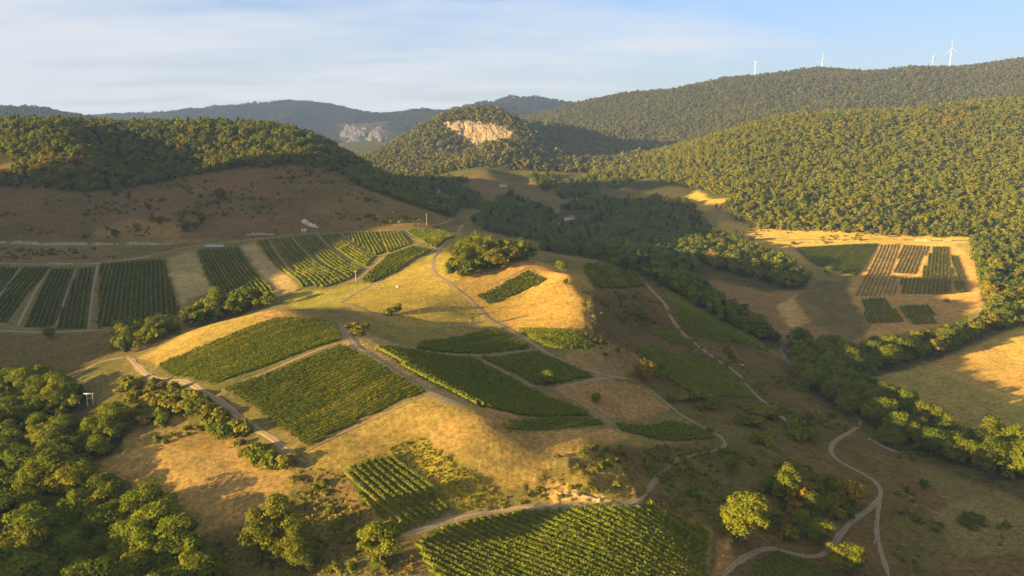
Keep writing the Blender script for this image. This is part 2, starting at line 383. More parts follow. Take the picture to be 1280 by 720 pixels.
# ------------------------------------------------------------------ vineyards (photo outline, a line along its rows, spacing m, look)
VY = [
 # name-free rows: label, outline, row line, spacing, width, height, material key, soil
 ('dark vineyard corner at the photo\'s left edge above the diagonal pale path', [(0,334),(23,335),(0,368)], [(23,335),(0,368)], 2.8, .8,1.5,'v','dark'),
 ('dark vineyard between two diagonal pale paths near the left edge', [(28,335),(59,335),(9,404),(0,402),(0,374)], [(59,335),(9,404)], 2.8,.8,1.5,'v','dark'),
 ('dark vineyard left of the double pale diagonal path', [(66,336),(92,336),(67,408),(33,410)], [(92,336),(67,408)], 2.8,.8,1.5,'v','dark'),
 ('narrow dark vineyard beside the straight pale path on the left', [(99,336),(117,334),(107,411),(73,411)], [(117,334),(107,411)], 2.8,.8,1.5,'v','dark'),
 ('broad shaded vineyard with near vertical rows left of the bare strip', [(127,330),(204,325),(222,388),(214,402),(123,410)], [(160,328),(150,408)], 2.9,.9,1.6,'v','dark'),
 ('shaded vineyard between two bare strips behind the tree clump', [(248,314),(298,310),(341,364),(300,366),(268,366)], [(275,312),(312,366)], 2.8,.9,1.6,'v','dark'),
 ('thin vineyard wedge right beside the bare sloping strip', [(322,302),(335,300),(388,358),(378,360)], [(335,300),(388,358)], 2.8,.9,1.6,'v','mid'),
 ('half sunlit vineyard with long slanting rows, second of the fan', [(338,299),(363,297),(433,351),(406,360),(392,359)], [(363,297),(433,351)], 3.0,.9,1.6,'v','mid'),
 ('half sunlit vineyard in the middle of the fan of slanting rows', [(367,296),(395,294),(453,337),(437,349)], [(395,294),(453,337)], 3.0,.9,1.6,'v','mid'),
 ('short slanting vineyard right of the fan above the dirt bank', [(399,294),(423,292),(468,321),(457,334)], [(423,292),(468,321)], 3.0,.9,1.6,'v','mid'),
 ('dark small vineyard with steep rows under the upper lane', [(428,292),(471,290),(480,316),(471,320)], [(458,291),(473,318)], 2.8,.9,1.6,'v','mid'),
 ('small vineyard with clearly striped pale and green rows', [(474,290),(501,290),(512,306),(483,317)], [(487,290),(498,312)], 2.8,.9,1.6,'v','pale'),
 ('bright green vineyard at the top bend of the winding track', [(507,289),(541,287),(567,297),(546,310),(533,307)], [(541,287),(567,297)], 2.2,1.1,1.5,'v','green'),
 ('dark green vineyard bounded by the diagonal dirt path and golden meadow', [(484,320),(515,309),(539,314),(500,338),(466,354),(452,352)], [(515,309),(458,352)], 2.1,1.0,1.5,'v','dark'),
 ('bright green vineyard draped over the hillock below its bare crest', [(196,458),(300,416),(348,399),(400,401),(423,413),(426,426),(360,447),(270,481),(240,473),(215,470)], [(270,481),(426,426)], 1.8,1.15,1.35,'v','green'),
 ('large square vineyard facing the camera on the front of the hillock', [(282,488),(340,466),(428,433),(470,453),(534,490),(450,525),(386,559),(332,522)], [(386,559),(534,490)], 1.9,1.0,1.4,'v','mid'),
 ('large shaded vineyard filling the hollow right of the ridge track', [(468,435),(500,437),(530,441),(590,448),(650,480),(695,502),(742,521),(640,517),(600,508),(560,488),(520,468)], [(480,437),(610,508)], 1.9,1.1,1.45,'v','dark'),
 ('dark vineyard just under the golden meadow edge', [(530,428),(600,416),(622,413),(664,435),(590,442),(520,436)], [(520,436),(640,424)], 1.9,1.1,1.45,'v','dark'),
 ('dark vineyard enclosed by pale tracks left of the junction', [(602,447),(674,441),(742,472),(696,480),(672,481),(642,466)], [(674,441),(742,472)], 1.9,1.1,1.45,'v','dark'),
 ('sunlit green vineyard between winding track and golden knoll', [(648,413),(722,416),(740,438),(692,438),(670,428)], [(648,413),(722,416)], 1.9,1.1,1.4,'v','green'),
 ('thin strip of vines above the bare orange field', [(628,529),(690,523),(748,527),(754,532),(690,537),(636,540)], [(636,538),(750,530)], 1.8,.9,1.4,'v','mid'),
 ('shaded strip vineyard right of the narrow footpath', [(768,530),(838,528),(870,534),(894,548),(800,544),(778,539)], [(778,538),(888,546)], 1.8,1.1,1.4,'v','dark'),
 ('small patchy vineyard on the sunlit side of the knoll', [(596,371),(640,349),(662,339),(684,350),(650,367),(612,381)], [(612,381),(684,350)], 2.2,.9,1.4,'v','pale'),
 ('shaded vineyard above the curving track on the right slope', [(797,437),(815,434),(870,446),(908,459),(929,479),(945,499),(900,496),(860,489),(832,470),(803,455)], [(815,434),(929,479)], 2.2,1.1,1.5,'v','dark'),
 ('high shaded vineyard behind the lone tree on the knoll edge', [(729,336),(746,326),(798,341),(809,358),(776,361),(742,358)], [(746,326),(803,350)], 2.4,1.2,1.5,'v','dark'),
 ('long shaded vineyard falling toward the valley woods', [(824,358),(860,376),(920,406),(962,439),(930,431),(882,424),(852,407)], [(824,358),(962,439)], 2.4,1.2,1.5,'v','dark'),
 ('small shaded vineyard wedge below the bend of the right track', [(806,412),(838,416),(872,434),(842,430)], [(806,412),(872,434)], 2.2,1.1,1.5,'v','dark'),
 ('dense dark green vineyard under the forest, no gaps between rows', [(994,310),(1030,308),(1095,305),(1075,339),(1071,345),(1050,340),(1020,332)], [(1095,305),(1072,345)], 2.3,1.5,1.6,'v','green'),
 ('yellowed young vineyard with thin rows, largest of the valley plots', [(1101,306),(1125,305),(1112,343),(1121,346),(1121,369),(1067,371)], [(1113,306),(1085,371)], 3.6,.55,.45,'d','pale'),
 ('yellowed vineyard block with stronger rows at the top of valley plots', [(1128,306),(1161,308),(1144,343),(1114,341)], [(1144,307),(1128,342)], 3.6,.8,.75,'d','pale'),
 ('green striped vineyard shaped like an L in the valley', [(1165,309),(1183,309),(1192,368),(1126,368),(1126,348),(1149,347)], [(1174,309),(1170,368)], 3.3,1.4,1.5,'v','pale'),
 ('narrow green vineyard strip on the outer edge of valley plots', [(1187,319),(1195,321),(1210,365),(1195,367)], [(1195,321),(1210,365)], 3.2,1.4,1.6,'v','pale'),
 ('small green vineyard with slanting stripes, left of the lower pair', [(1076,375),(1107,373),(1130,403),(1084,405)], [(1092,374),(1108,404)], 3.0,1.4,1.6,'v','pale'),
 ('small green vineyard with slanting stripes, right of the lower pair', [(1123,383),(1161,382),(1173,405),(1139,406)], [(1142,382),(1157,406)], 3.0,1.4,1.6,'v','pale'),
 ('foreground vineyard with separate striped rows beside the grass bank', [(427,588),(478,571),(500,576),(569,637),(500,667),(452,630)], [(452,582),(540,655)], 2.25,.6,1.5,'v','mid'),
 ('wide foreground vineyard of diagonal rows along the photo\'s bottom edge', [(518,679),(560,655),(640,642),(700,637),(800,635),(811,628),(889,668),(880,700),(884,722),(860,770),(640,800),(540,725)], [(660,640),(800,702)], 2.15,.58,1.3,'v','mid'),
 ('small vineyard by the track bend at the photo\'s bottom edge', [(937,716),(951,697),(970,691),(1000,699),(1040,722),(1040,770),(930,770)], [(970,691),(1040,722)], 2.3,.6,1.3,'v','mid'),
]
SOIL = {'dark': (.060, .056, .026), 'mid': (.12, .10, .042), 'pale': (.25, .175, .082), 'green': (.10, .105, .035)}  # dark: shade of the unlit plots put into the soil colour
for i_, k_ in enumerate((1.10, 1.10, 1.12, 1.14, 1.03, 1.03)):
    o_ = VY[i_][1]; cu_ = sum(p[0] for p in o_) / len(o_)
    VY[i_] = (VY[i_][0], [(cu_ + (p[0] - cu_) * k_, p[1]) for p in o_]) + VY[i_][2:]
VPOLY = []
for q in VY:
    w = hit([p[0] for p in q[1]], [p[1] for p in q[1]], 120, 1200)
    VPOLY.append(w)

# ------------------------------------------------------------------ ground colours: what grows or lies there, with some shade painted in
ALB = np.empty(GX.shape + (3,))
n_a = fbm(GX / 60, GY / 60, 4, 1); n_b = fbm(GX / 14, GY / 14, 3, 2); n_c = fbm(GX / 230, GY / 230, 3, 5)
def two(c0, c1, n): 
    t = np.clip(0.5 + n * 1.1, 0, 1)[..., None]
    return np.array(c0) * (1 - t) + np.array(c1) * t
ALB[:] = two((.17, .13, .06), (.105, .098, .04), n_a + .4 * n_b)
JU = GU + 7.0 * fbm(GX / 16, GY / 16, 4, 21) * np.clip(600 / GY, .4, 1.2); JV = GV + 3.4 * fbm(GX / 16, GY / 16, 4, 22) * np.clip(500 / GY, .3, 1.2)
SOFT = 2.2
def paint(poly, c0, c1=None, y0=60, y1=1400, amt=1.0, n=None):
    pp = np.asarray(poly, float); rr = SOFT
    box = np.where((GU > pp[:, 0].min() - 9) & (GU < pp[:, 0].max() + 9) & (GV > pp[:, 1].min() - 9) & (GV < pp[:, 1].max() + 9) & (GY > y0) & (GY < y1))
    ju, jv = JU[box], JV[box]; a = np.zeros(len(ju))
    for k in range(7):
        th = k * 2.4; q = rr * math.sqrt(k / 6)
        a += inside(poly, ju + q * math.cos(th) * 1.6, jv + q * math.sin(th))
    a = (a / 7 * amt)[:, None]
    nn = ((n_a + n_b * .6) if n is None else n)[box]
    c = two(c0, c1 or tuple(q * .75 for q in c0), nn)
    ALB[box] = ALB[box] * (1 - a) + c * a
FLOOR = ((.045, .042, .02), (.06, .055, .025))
far_m = GY > 1350
ALB[far_m] = two((.060, .062, .024), (.085, .078, .032), n_c + n_a)[far_m]
ALB[GY > 5200] = two((.030, .038, .022), (.06, .06, .035), n_c * 1.6)[GY > 5200]
# mesa slope heath
paint([(-200,200),(100,215),(250,195),(390,185),(470,220),(585,276),(560,286),(400,290),(300,298),(-200,306)], (.130,.078,.048), (.092,.068,.036), 600, 1000)
paint([(380,260),(470,230),(585,276),(540,284),(420,285)], (.115,.088,.04), (.15,.095,.045), 600, 1000, .7)
paint([(120,285),(160,275),(230,280),(225,298),(120,298)], (.22,.14,.06), (.16,.13,.05), 600, 900, .8)
paint([(-200,308),(150,309),(250,303),(250,308),(190,320),(125,329),(-200,333)], (.11,.088,.045), (.155,.105,.06), 500, 800)
paint([(-200,330),(130,330),(225,320),(380,350),(376,362),(345,372),(222,395),(130,416),(-200,418)], (.15,.12,.065), (.12,.10,.05), 380, 800)
paint([(206,322),(244,313),(266,364),(232,374),(226,388)], (.31,.24,.13), (.21,.18,.09), 380, 800)
paint([(299,308),(320,303),(377,361),(344,371)], (.33,.24,.14), (.26,.19,.11), 380, 800)
paint([(-200,419),(140,417),(150,440),(130,446),(60,500),(-200,520)], (.125,.092,.045), (.098,.08,.035), 250, 460)
paint([(100,470),(125,452),(155,450),(130,490),(110,490)], (.11,.105,.045), (.13,.11,.05), 250, 460)
# hillock crest, hay coloured
paint([(172,446),(250,406),(312,386),(347,386),(372,395),(352,400),(300,417),(197,459)], (.33,.225,.075), (.24,.18,.055), 280, 430)
paint([(316,390),(345,387),(378,400),(350,405),(330,402)], (.36,.215,.10), None, 280, 430)
# saddle meadow
paint([(355,376),(376,362),(405,362),(460,354),(500,340),(552,310),(575,285),(600,300),(640,335),(560,350),(620,405),(640,415),(600,416),(520,430),(470,410),(440,386),(400,390)], (.245,.18,.052), (.195,.16,.045), 300, 720)
paint([(355,374),(376,364),(405,362),(455,354),(440,366),(425,376),(400,386),(370,386)], (.165,.16,.045), (.21,.18,.05), 300, 620)
paint([(430,384),(470,398),(540,412),(620,405),(640,415),(600,418),(520,430),(470,412)], (.15,.135,.05), (.19,.15,.06), 300, 620, .8)
paint([(590,340),(640,325),(672,320),(700,335),(730,340),(745,375),(738,414),(690,415),(640,412),(600,382),(570,360)], (.265,.165,.058), (.21,.145,.05), 300, 560)
paint([(640,322),(668,316),(690,330),(720,345),(690,352),(665,338),(610,356)], (.36,.20,.085), (.28,.17,.07), 300, 560)
# track margins along the ridge and bare strip under the square vineyard
paint([(425,408),(440,404),(470,420),(530,445),(480,436),(520,470),(600,508),(620,520),(560,505),(534,491),(470,454),(430,432)], (.28,.19,.105), (.23,.165,.085), 200, 420)
paint([(380,566),(450,528),(536,492),(600,507),(640,520),(560,535),(520,545),(470,572),(425,590),(395,588)], (.26,.18,.065), (.21,.16,.055), 180, 400)
paint([(536,540),(560,524),(610,510),(640,520),(640,540),(700,540),(760,536),(790,545),(740,565),(700,575),(680,600),(640,618),(620,612),(590,590),(545,562)], (.32,.19,.085), (.235,.17,.062), 180, 330)
paint([(600,512),(640,515),(650,528),(630,530),(640,545),(700,545),(690,555),(640,552)], (.27,.15,.085), None, 180, 330, .7)
paint([(478,562),(530,545),(545,560),(590,590),(625,615),(640,635),(590,640),(570,636),(500,576)], (.27,.215,.035), (.21,.18,.032), 180, 330)
paint([(625,622),(690,590),(730,565),(790,560),(800,600),(790,625),(700,630)], (.19,.14,.055), (.13,.10,.04), 180, 330)
paint([(690,600),(720,612),(765,622),(760,632),(700,630),(680,622)], (.42,.31,.17), (.30,.19,.09), 180, 330)
# bare field in the lower left and its rough edge
paint([(110,580),(190,550),(260,535),(330,560),(375,580),(360,620),(330,640),(250,670),(180,650),(110,612)], (.31,.20,.09), (.215,.165,.06), 180, 330)
paint([(180,552),(262,534),(300,548),(250,565)], (.25,.165,.06), None, 180, 330, .7)
paint([(130,520),(200,500),(240,530),(180,560),(140,560)], (.22,.15,.06), (.16,.125,.05), 180, 330, .8)
paint([(365,585),(425,588),(455,632),(500,670),(470,690),(400,650)], (.20,.125,.065), (.13,.105,.045), 150, 330)
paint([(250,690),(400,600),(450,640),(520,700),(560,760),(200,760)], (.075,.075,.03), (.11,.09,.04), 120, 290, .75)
paint([(490,672),(520,664),(620,770),(520,770)], (.17,.115,.065), (.13,.095,.05), 100, 240, .9)
# right slope
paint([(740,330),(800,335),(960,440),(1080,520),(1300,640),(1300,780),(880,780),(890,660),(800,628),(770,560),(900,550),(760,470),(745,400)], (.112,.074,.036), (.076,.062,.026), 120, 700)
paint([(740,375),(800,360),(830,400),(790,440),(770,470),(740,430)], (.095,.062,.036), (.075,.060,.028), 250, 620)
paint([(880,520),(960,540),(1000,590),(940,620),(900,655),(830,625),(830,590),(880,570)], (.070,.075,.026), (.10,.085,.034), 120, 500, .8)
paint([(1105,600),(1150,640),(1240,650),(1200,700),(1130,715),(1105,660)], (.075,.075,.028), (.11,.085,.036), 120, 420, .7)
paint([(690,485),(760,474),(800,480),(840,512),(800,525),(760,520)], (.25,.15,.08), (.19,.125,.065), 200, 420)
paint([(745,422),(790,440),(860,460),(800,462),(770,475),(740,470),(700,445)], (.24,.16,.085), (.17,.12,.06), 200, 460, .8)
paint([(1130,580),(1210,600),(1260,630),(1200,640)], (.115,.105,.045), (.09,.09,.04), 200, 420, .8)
paint([(1160,640),(1290,600),(1290,690),(1200,700)], (.16,.13,.06), (.13,.105,.05), 150, 420, .8)
paint([(895,680),(912,668),(918,700),(905,722),(890,722)], (.26,.15,.07), None, 120, 260)
# valley floor
paint([(862,345),(930,350),(1000,365),(1060,370),(1080,470),(1010,440),(960,415),(900,385)], (.19,.115,.07), (.14,.10,.05), 500, 900)
paint([(968,385),(995,368),(1030,390),(1015,405),(990,410)], (.36,.24,.12), None, 500, 900, .9)
paint([(992,372),(1030,350),(1058,350),(1075,385),(1082,420),(1050,428),(1012,402)], (.10,.085,.045), None, 500, 900, .8)  # tree shadow painted into the ground colour as a darker patch
paint([(1066,345),(1100,304),(1190,304),(1225,330),(1228,385),(1190,408),(1112,420),(1098,440),(1082,425),(1090,400),(1070,382),(1058,362)], (.31,.19,.085), (.26,.165,.07), 500, 1150)
paint([(895,275),(950,282),(1000,284),(1110,292),(1220,296),(1215,304),(1100,305),(990,312),(1020,334),(960,320),(900,300)], (.29,.20,.065), (.24,.18,.06), 700, 1250)
paint([(770,236),(808,226),(870,238),(920,250),(885,264),(850,262),(800,240)], (.30,.21,.06), (.25,.19,.055), 700, 1500)
paint([(1075,468),(1120,468),(1180,452),(1230,428),(1300,395),(1300,560),(1180,520),(1100,490)], (.30,.21,.075), (.26,.19,.065), 300, 800)
paint([(1085,478),(1150,455),(1300,520),(1300,560),(1180,518)], (.19,.165,.06), (.22,.175,.065), 300, 800)
paint([(1160,452),(1235,430),(1300,470),(1300,500),(1230,480)], (.28,.175,.07), None, 300, 800, .8)
paint([(560,235),(600,215),(690,222),(745,240),(740,262),(690,262),(600,262)], (.14,.095,.05), (.10,.08,.036), 1000, 1750)
paint([(700,214),(745,214),(745,232),(690,230)], (.07,.065,.03), None, 1000, 1800)  # meadow strip painted darker to stand in for shade
paint([(480,214),(540,228),(550,250),(500,245)], (.06,.062,.025), None, 1000, 1800)
# forest floors
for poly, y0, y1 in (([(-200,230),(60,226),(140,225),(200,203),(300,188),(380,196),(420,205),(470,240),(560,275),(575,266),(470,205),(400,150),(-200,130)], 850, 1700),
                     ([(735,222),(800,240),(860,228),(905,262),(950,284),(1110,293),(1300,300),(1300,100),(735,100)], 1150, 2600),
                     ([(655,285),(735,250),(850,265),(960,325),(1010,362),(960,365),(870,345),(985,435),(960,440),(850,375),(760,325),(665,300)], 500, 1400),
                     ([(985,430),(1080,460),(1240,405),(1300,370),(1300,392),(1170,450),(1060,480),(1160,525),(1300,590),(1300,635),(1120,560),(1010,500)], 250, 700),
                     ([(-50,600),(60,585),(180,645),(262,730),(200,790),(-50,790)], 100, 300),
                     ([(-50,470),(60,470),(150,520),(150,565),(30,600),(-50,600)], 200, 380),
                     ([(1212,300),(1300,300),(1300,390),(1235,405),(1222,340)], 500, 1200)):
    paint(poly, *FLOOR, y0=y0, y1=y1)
# bare limestone
# soil between the vine rows, shade included in the dark plots
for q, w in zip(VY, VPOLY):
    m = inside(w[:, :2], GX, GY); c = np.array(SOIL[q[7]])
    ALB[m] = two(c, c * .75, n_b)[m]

ALB = ALB * np.array([1.0, .95, .62])
idx = np.arange(NS * NL).reshape(NS, NL)
gf = np.stack([idx[:-1, :-1], idx[1:, :-1], idx[1:, 1:], idx[:-1, 1:]], -1).reshape(-1, 4)
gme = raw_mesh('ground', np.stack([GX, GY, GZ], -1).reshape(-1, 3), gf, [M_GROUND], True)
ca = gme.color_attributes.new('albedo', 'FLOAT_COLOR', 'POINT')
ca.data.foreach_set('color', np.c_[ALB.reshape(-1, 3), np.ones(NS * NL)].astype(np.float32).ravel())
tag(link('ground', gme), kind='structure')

# ------------------------------------------------------------------ tracks
def smooth_line(p, step):
    p = np.asarray(p, float)
    for _ in range(3):
        q = [p[0]]
        for a, b in zip(p[:-1], p[1:]): q += [a * .75 + b * .25, a * .25 + b * .75]
        q.append(p[-1]); p = np.array(q)
    d = np.r_[0, np.cumsum(np.hypot(*np.diff(p, axis=0).T))]
    n = max(2, int(d[-1] / step)); t = np.linspace(0, d[-1], n)
    return np.c_[np.interp(t, d, p[:, 0]), np.interp(t, d, p[:, 1])]
NTR = [0]
def track(name, px, width, mats, prof, lift=.10, ymax=1500, step=2.0):
    """ribbon with strips across: prof = [(offset fraction, ...)], one material per strip"""
    NTR[0] += 1; lift += .004 * NTR[0]
    w = hit([p[0] for p in px], [p[1] for p in px], 120, ymax)[:, :2]
    c = smooth_line(w, step); t = np.gradient(c, axis=0); t /= np.maximum(np.hypot(*t.T), 1e-6)[:, None]
    nrm = np.c_[-t[:, 1], t[:, 0]]; n = len(c); k = len(prof)
    width *= .47; endt = np.clip(np.minimum(np.arange(n), np.arange(n)[::-1]) / 4, .35, 1)
    wob = endt * (1 + .22 * fbm(c[:, 0] / 11, c[:, 1] / 11, 3, 41))
    V = np.zeros((n, k, 3))
    for i, o in enumerate(prof):
        jit = .34 * width * fbm(c[:, 0] / 4 + i * 9, c[:, 1] / 4, 2, 50 + i) if i in (0, k - 1) else .10 * width * fbm(c[:, 0] / 3 + i * 5, c[:, 1] / 3, 2, 60 + i)
        q = c + nrm * (o * width * wob + jit)[:, None]
        V[:, i, :2] = q; V[:, i, 2] = gz(q[:, 0], q[:, 1]) + (lift if 0 < i < k - 1 else lift * .3)
    ii = np.arange(n * k).reshape(n, k)
    f = np.stack([ii[:-1, :-1], ii[:-1, 1:], ii[1:, 1:], ii[1:, :-1]], -1)
    mi = np.tile(np.arange(k - 1), (n - 1, 1))
    me = raw_mesh(name, V.reshape(-1, 3), f.reshape(-1, 4), mats, True, mi.reshape(-1))
    return tag(link(name, me), kind='structure')
RUTS = [M_TRACK_GRASS, M_RUT, M_TRACK_GRASS, M_RUT, M_TRACK_GRASS]; PR = [-.5, -.34, -.12, .12, .34, .5]
RUTS2 = [M_TRACK, M_RUT, M_TRACK, M_RUT, M_TRACK]
FLAT = [M_TRACK_GRASS, M_TRACK, M_RUT, M_TRACK, M_TRACK_GRASS]; PF = [-.68, -.46, -.24, .22, .48, .66]
track('dirt_track', [(580,281),(574,285),(568,296),(550,309),(541,324),(540,337),(552,349),(572,362),(590,376),(604,391),(613,400),(640,414),(668,430),(690,446),(720,460),(760,470),(792,475)], 6.0, RUTS2, PR)
FAINT = [M_TRACK_GRASS, M_TRACK, M_TRACK_GRASS, M_TRACK, M_TRACK_GRASS]
track('dirt_track', [(792,475),(812,486),(845,514),(878,534),(904,547),(908,559),(882,566),(846,573),(826,588),(816,606),(808,619)], 3.6, FAINT, PR)
track('dirt_track', [(808,619),(797,629),(762,635),(702,632),(642,634),(602,641),(562,650),(522,663),(488,676)], 4.2, FLAT, PF)
track('dirt_track', [(613,400),(592,404),(560,408),(520,407),(492,402),(470,394),(454,387),(440,381),(425,379)], 3.6, FLAT, PF)
track('dirt_track', [(425,379),(442,367),(472,352),(506,333),(536,315),(550,309)], 4.5, FLAT, PF)
track('dirt_track', [(160,446),(172,458),(186,472),(212,476),(236,477),(252,491),(282,507),(312,531),(344,550),(364,570),(382,577)], 6.0, RUTS2, PR)
track('dirt_track', [(425,404),(434,414),(440,428),(452,440),(480,457),(510,477),(540,492),(568,503),(592,508)], 7.5, FLAT, PF)
track('dirt_track', [(160,446),(132,450),(110,460),(86,475),(58,499)], 3.6, FLAT, PF)
track('dirt_track', [(798,345),(820,369),(831,379),(838,397),(856,420),(880,437),(900,452),(920,465),(930,480),(945,495),(960,505),(975,518),(986,531)], 6.2, RUTS2, PR)
track('dirt_track', [(1058,510),(1073,521),(1078,530),(1062,540),(1046,549),(1037,561),(1042,572),(1060,583),(1085,595),(1100,608),(1102,622),(1085,638),(1065,650),(1050,668),(1035,690),(1020,697),(990,692),(965,684),(945,688),(925,700),(900,724)], 4.4, RUTS2, PR)
track('dirt_track', [(1101,614),(1098,640),(1095,665),(1100,685),(1112,724)], 3.4, RUTS, PR)
track('dirt_track', [(-20,413),(30,415),(80,415),(134,412)], 4.0, FLAT, PF)
track('dirt_track', [(122,331),(116,360),(110,413)], 3.2, FLAT, PF)
track('dirt_track', [(62,335),(40,372),(22,409)], 3.6, RUTS, PR)
track('dirt_track', [(95,335),(84,364),(70,409)], 2.6, FLAT, PF)
track('dirt_track', [(25,334),(-2,371)], 2.4, FLAT, PF)
track('dirt_track', [(-20,329),(60,331),(124,329),(188,320),(228,310),(252,306),(320,299),(420,290),(500,288),(545,285),(584,278)], 3.4, FLAT, PF)
track('dirt_track', [(484,319),(468,332),(450,349),(430,356)], 4.4, FLAT, PF)
track('dirt_track', [(504,289),(522,301),(546,311)], 3.2, FLAT, PF)
track('dirt_track', [(336,299),(388,359)], 1.8, FLAT, PF)
track('dirt_track', [(365,296),(435,351)], 1.8, FLAT, PF)
track('dirt_track', [(397,293),(455,336)], 1.8, FLAT, PF)
track('dirt_track', [(426,291),(470,321)], 2.2, FLAT, PF)
track('dirt_track', [(276,489),(320,471),(360,453),(400,437),(428,429)], 3.2, FLAT, PF)
track('dirt_track', [(694,484),(730,479),(768,472)], 3.6, FLAT, PF)
track('dirt_track', [(470,434),(520,437),(590,445),(640,441),(672,437)], 2.2, FLAT, PF)
track('dirt_track', [(590,445),(618,459),(645,474),(668,484),(694,485),(728,505),(760,527),(786,541)], 2.6, FLAT, PF)
track('dirt_track', [(608,357),(640,344),(664,334)], 2.0, FLAT, PF)
track('dirt_track', [(384,565),(450,530),(538,493)], 1.6, FLAT, PF)
track('dirt_track', [(1076,468),(1110,488),(1145,502),(1185,514),(1225,526),(1300,556)], 4.5, RUTS2, PR)
track('dirt_track', [(1152,452),(1190,466),(1240,484),(1300,507)], 2.2, FLAT, PF)
track('dirt_track', [(890,303),(920,296),(960,301),(1010,299),(1060,300),(1115,299)], 2.6, FLAT, PF)
track('dirt_track', [(985,306),(1000,318),(1020,322)], 6, FLAT, PF)
track('gravel_lane', [(1116,299),(1140,300),(1180,301),(1226,300)], 5.5, FLAT, PF)
track('gravel_lane', [(541,228),(550,238),(546,246),(536,250)], 6, FLAT, PF, ymax=2000)
track('gravel_lane', [(600,262),(660,272),(695,278),(712,284)], 6, FLAT, PF, ymax=2000)
track('asphalt_road', [(978,432),(984,446),(996,463),(1008,478),(1024,494)], 6.5, [M_TRACK_GRASS, M_TRACK, M_ASPHALT, M_TRACK, M_TRACK_GRASS], [-.7, -.6, -.5, .5, .6, .7])

# ------------------------------------------------------------------ limestone cliffs: broken rock faces standing out of the hillside
def cliff(poly, y0, y1, du, dv, amp, label, cell, mat=None):
    p = np.array(poly, float); us = np.arange(p[:, 0].min() - 6, p[:, 0].max() + 6, du); vs_ = np.arange(p[:, 1].min() - 4, p[:, 1].max() + 5, dv)
    U, Vv = np.meshgrid(us, vs_, indexing='ij'); w = hit(U.ravel(), Vv.ravel(), y0, y1).reshape(U.shape + (3,))
    X, Y, Z = w[..., 0], w[..., 1], w[..., 2]
    k = np.zeros(U.shape)
    for a in range(12):
        q = 4.5 * math.sqrt(a / 11); k += inside(poly, U + q * math.cos(a * 2.4) * 1.5 + 13 * fbm(U / 8, Vv / 6, 3, 97), Vv + q * math.sin(a * 2.4) + 7 * fbm(U / 7, Vv / 6, 3, 98))
    k = k / 12
    cx, cz = X / cell, Z / cell
    rib = vnoise(cx * 1.0 + .5 * vnoise(cx, cz, 5), cz * .25, 6); ledge = vnoise(cx * .35, cz * 1.3, 7); fine = fbm(cx * 3, cz * 3, 3, 8)
    blk = np.round((rib * .7 + ledge * .5) * 3) / 3
    d = amp * (k * 1.5 - .75) + amp * (.55 * blk + .35 * fine) * np.clip(k * 2, 0, 1)
    hl = np.hypot(X, Y); X = X - X / hl * d; Y = Y - Y / hl * d; Z = Z + .35 * d
    c = (X.mean(), Y.mean(), Z.mean()); n, m = U.shape; ii = np.arange(n * m).reshape(n, m)
    f = np.stack([ii[:-1, :-1], ii[:-1, 1:], ii[1:, 1:], ii[1:, :-1]], -1).reshape(-1, 4)
    o = link('rock_cliff', raw_mesh('rock_cliff', np.stack([X, Y, Z], -1).reshape(-1, 3) - np.array(c), f, [mat or M_CLIFF]), None, c)
    tag(o, label, 'cliff')
cliff([(551,156),(572,151),(606,152),(644,158),(644,180),(615,183),(595,186),(572,174)], 1850, 2500, .7, .55, 9, 'golden limestone cliff on the rounded hill at the head of the valley', 16)
cliff([(424,163),(440,156),(455,158),(452,172),(446,186),(434,182)], 4700, 7200, 1.0, .7, 30, 'hazy pale cliff far away left of the rounded hill', 40, M_CLIFF_HAZED)
cliff([(462,158),(482,156),(480,170),(470,176),(458,172)], 4700, 7200, 1.0, .7, 26, 'smaller hazy cliff nearest the rounded hill', 36, M_CLIFF_HAZED)
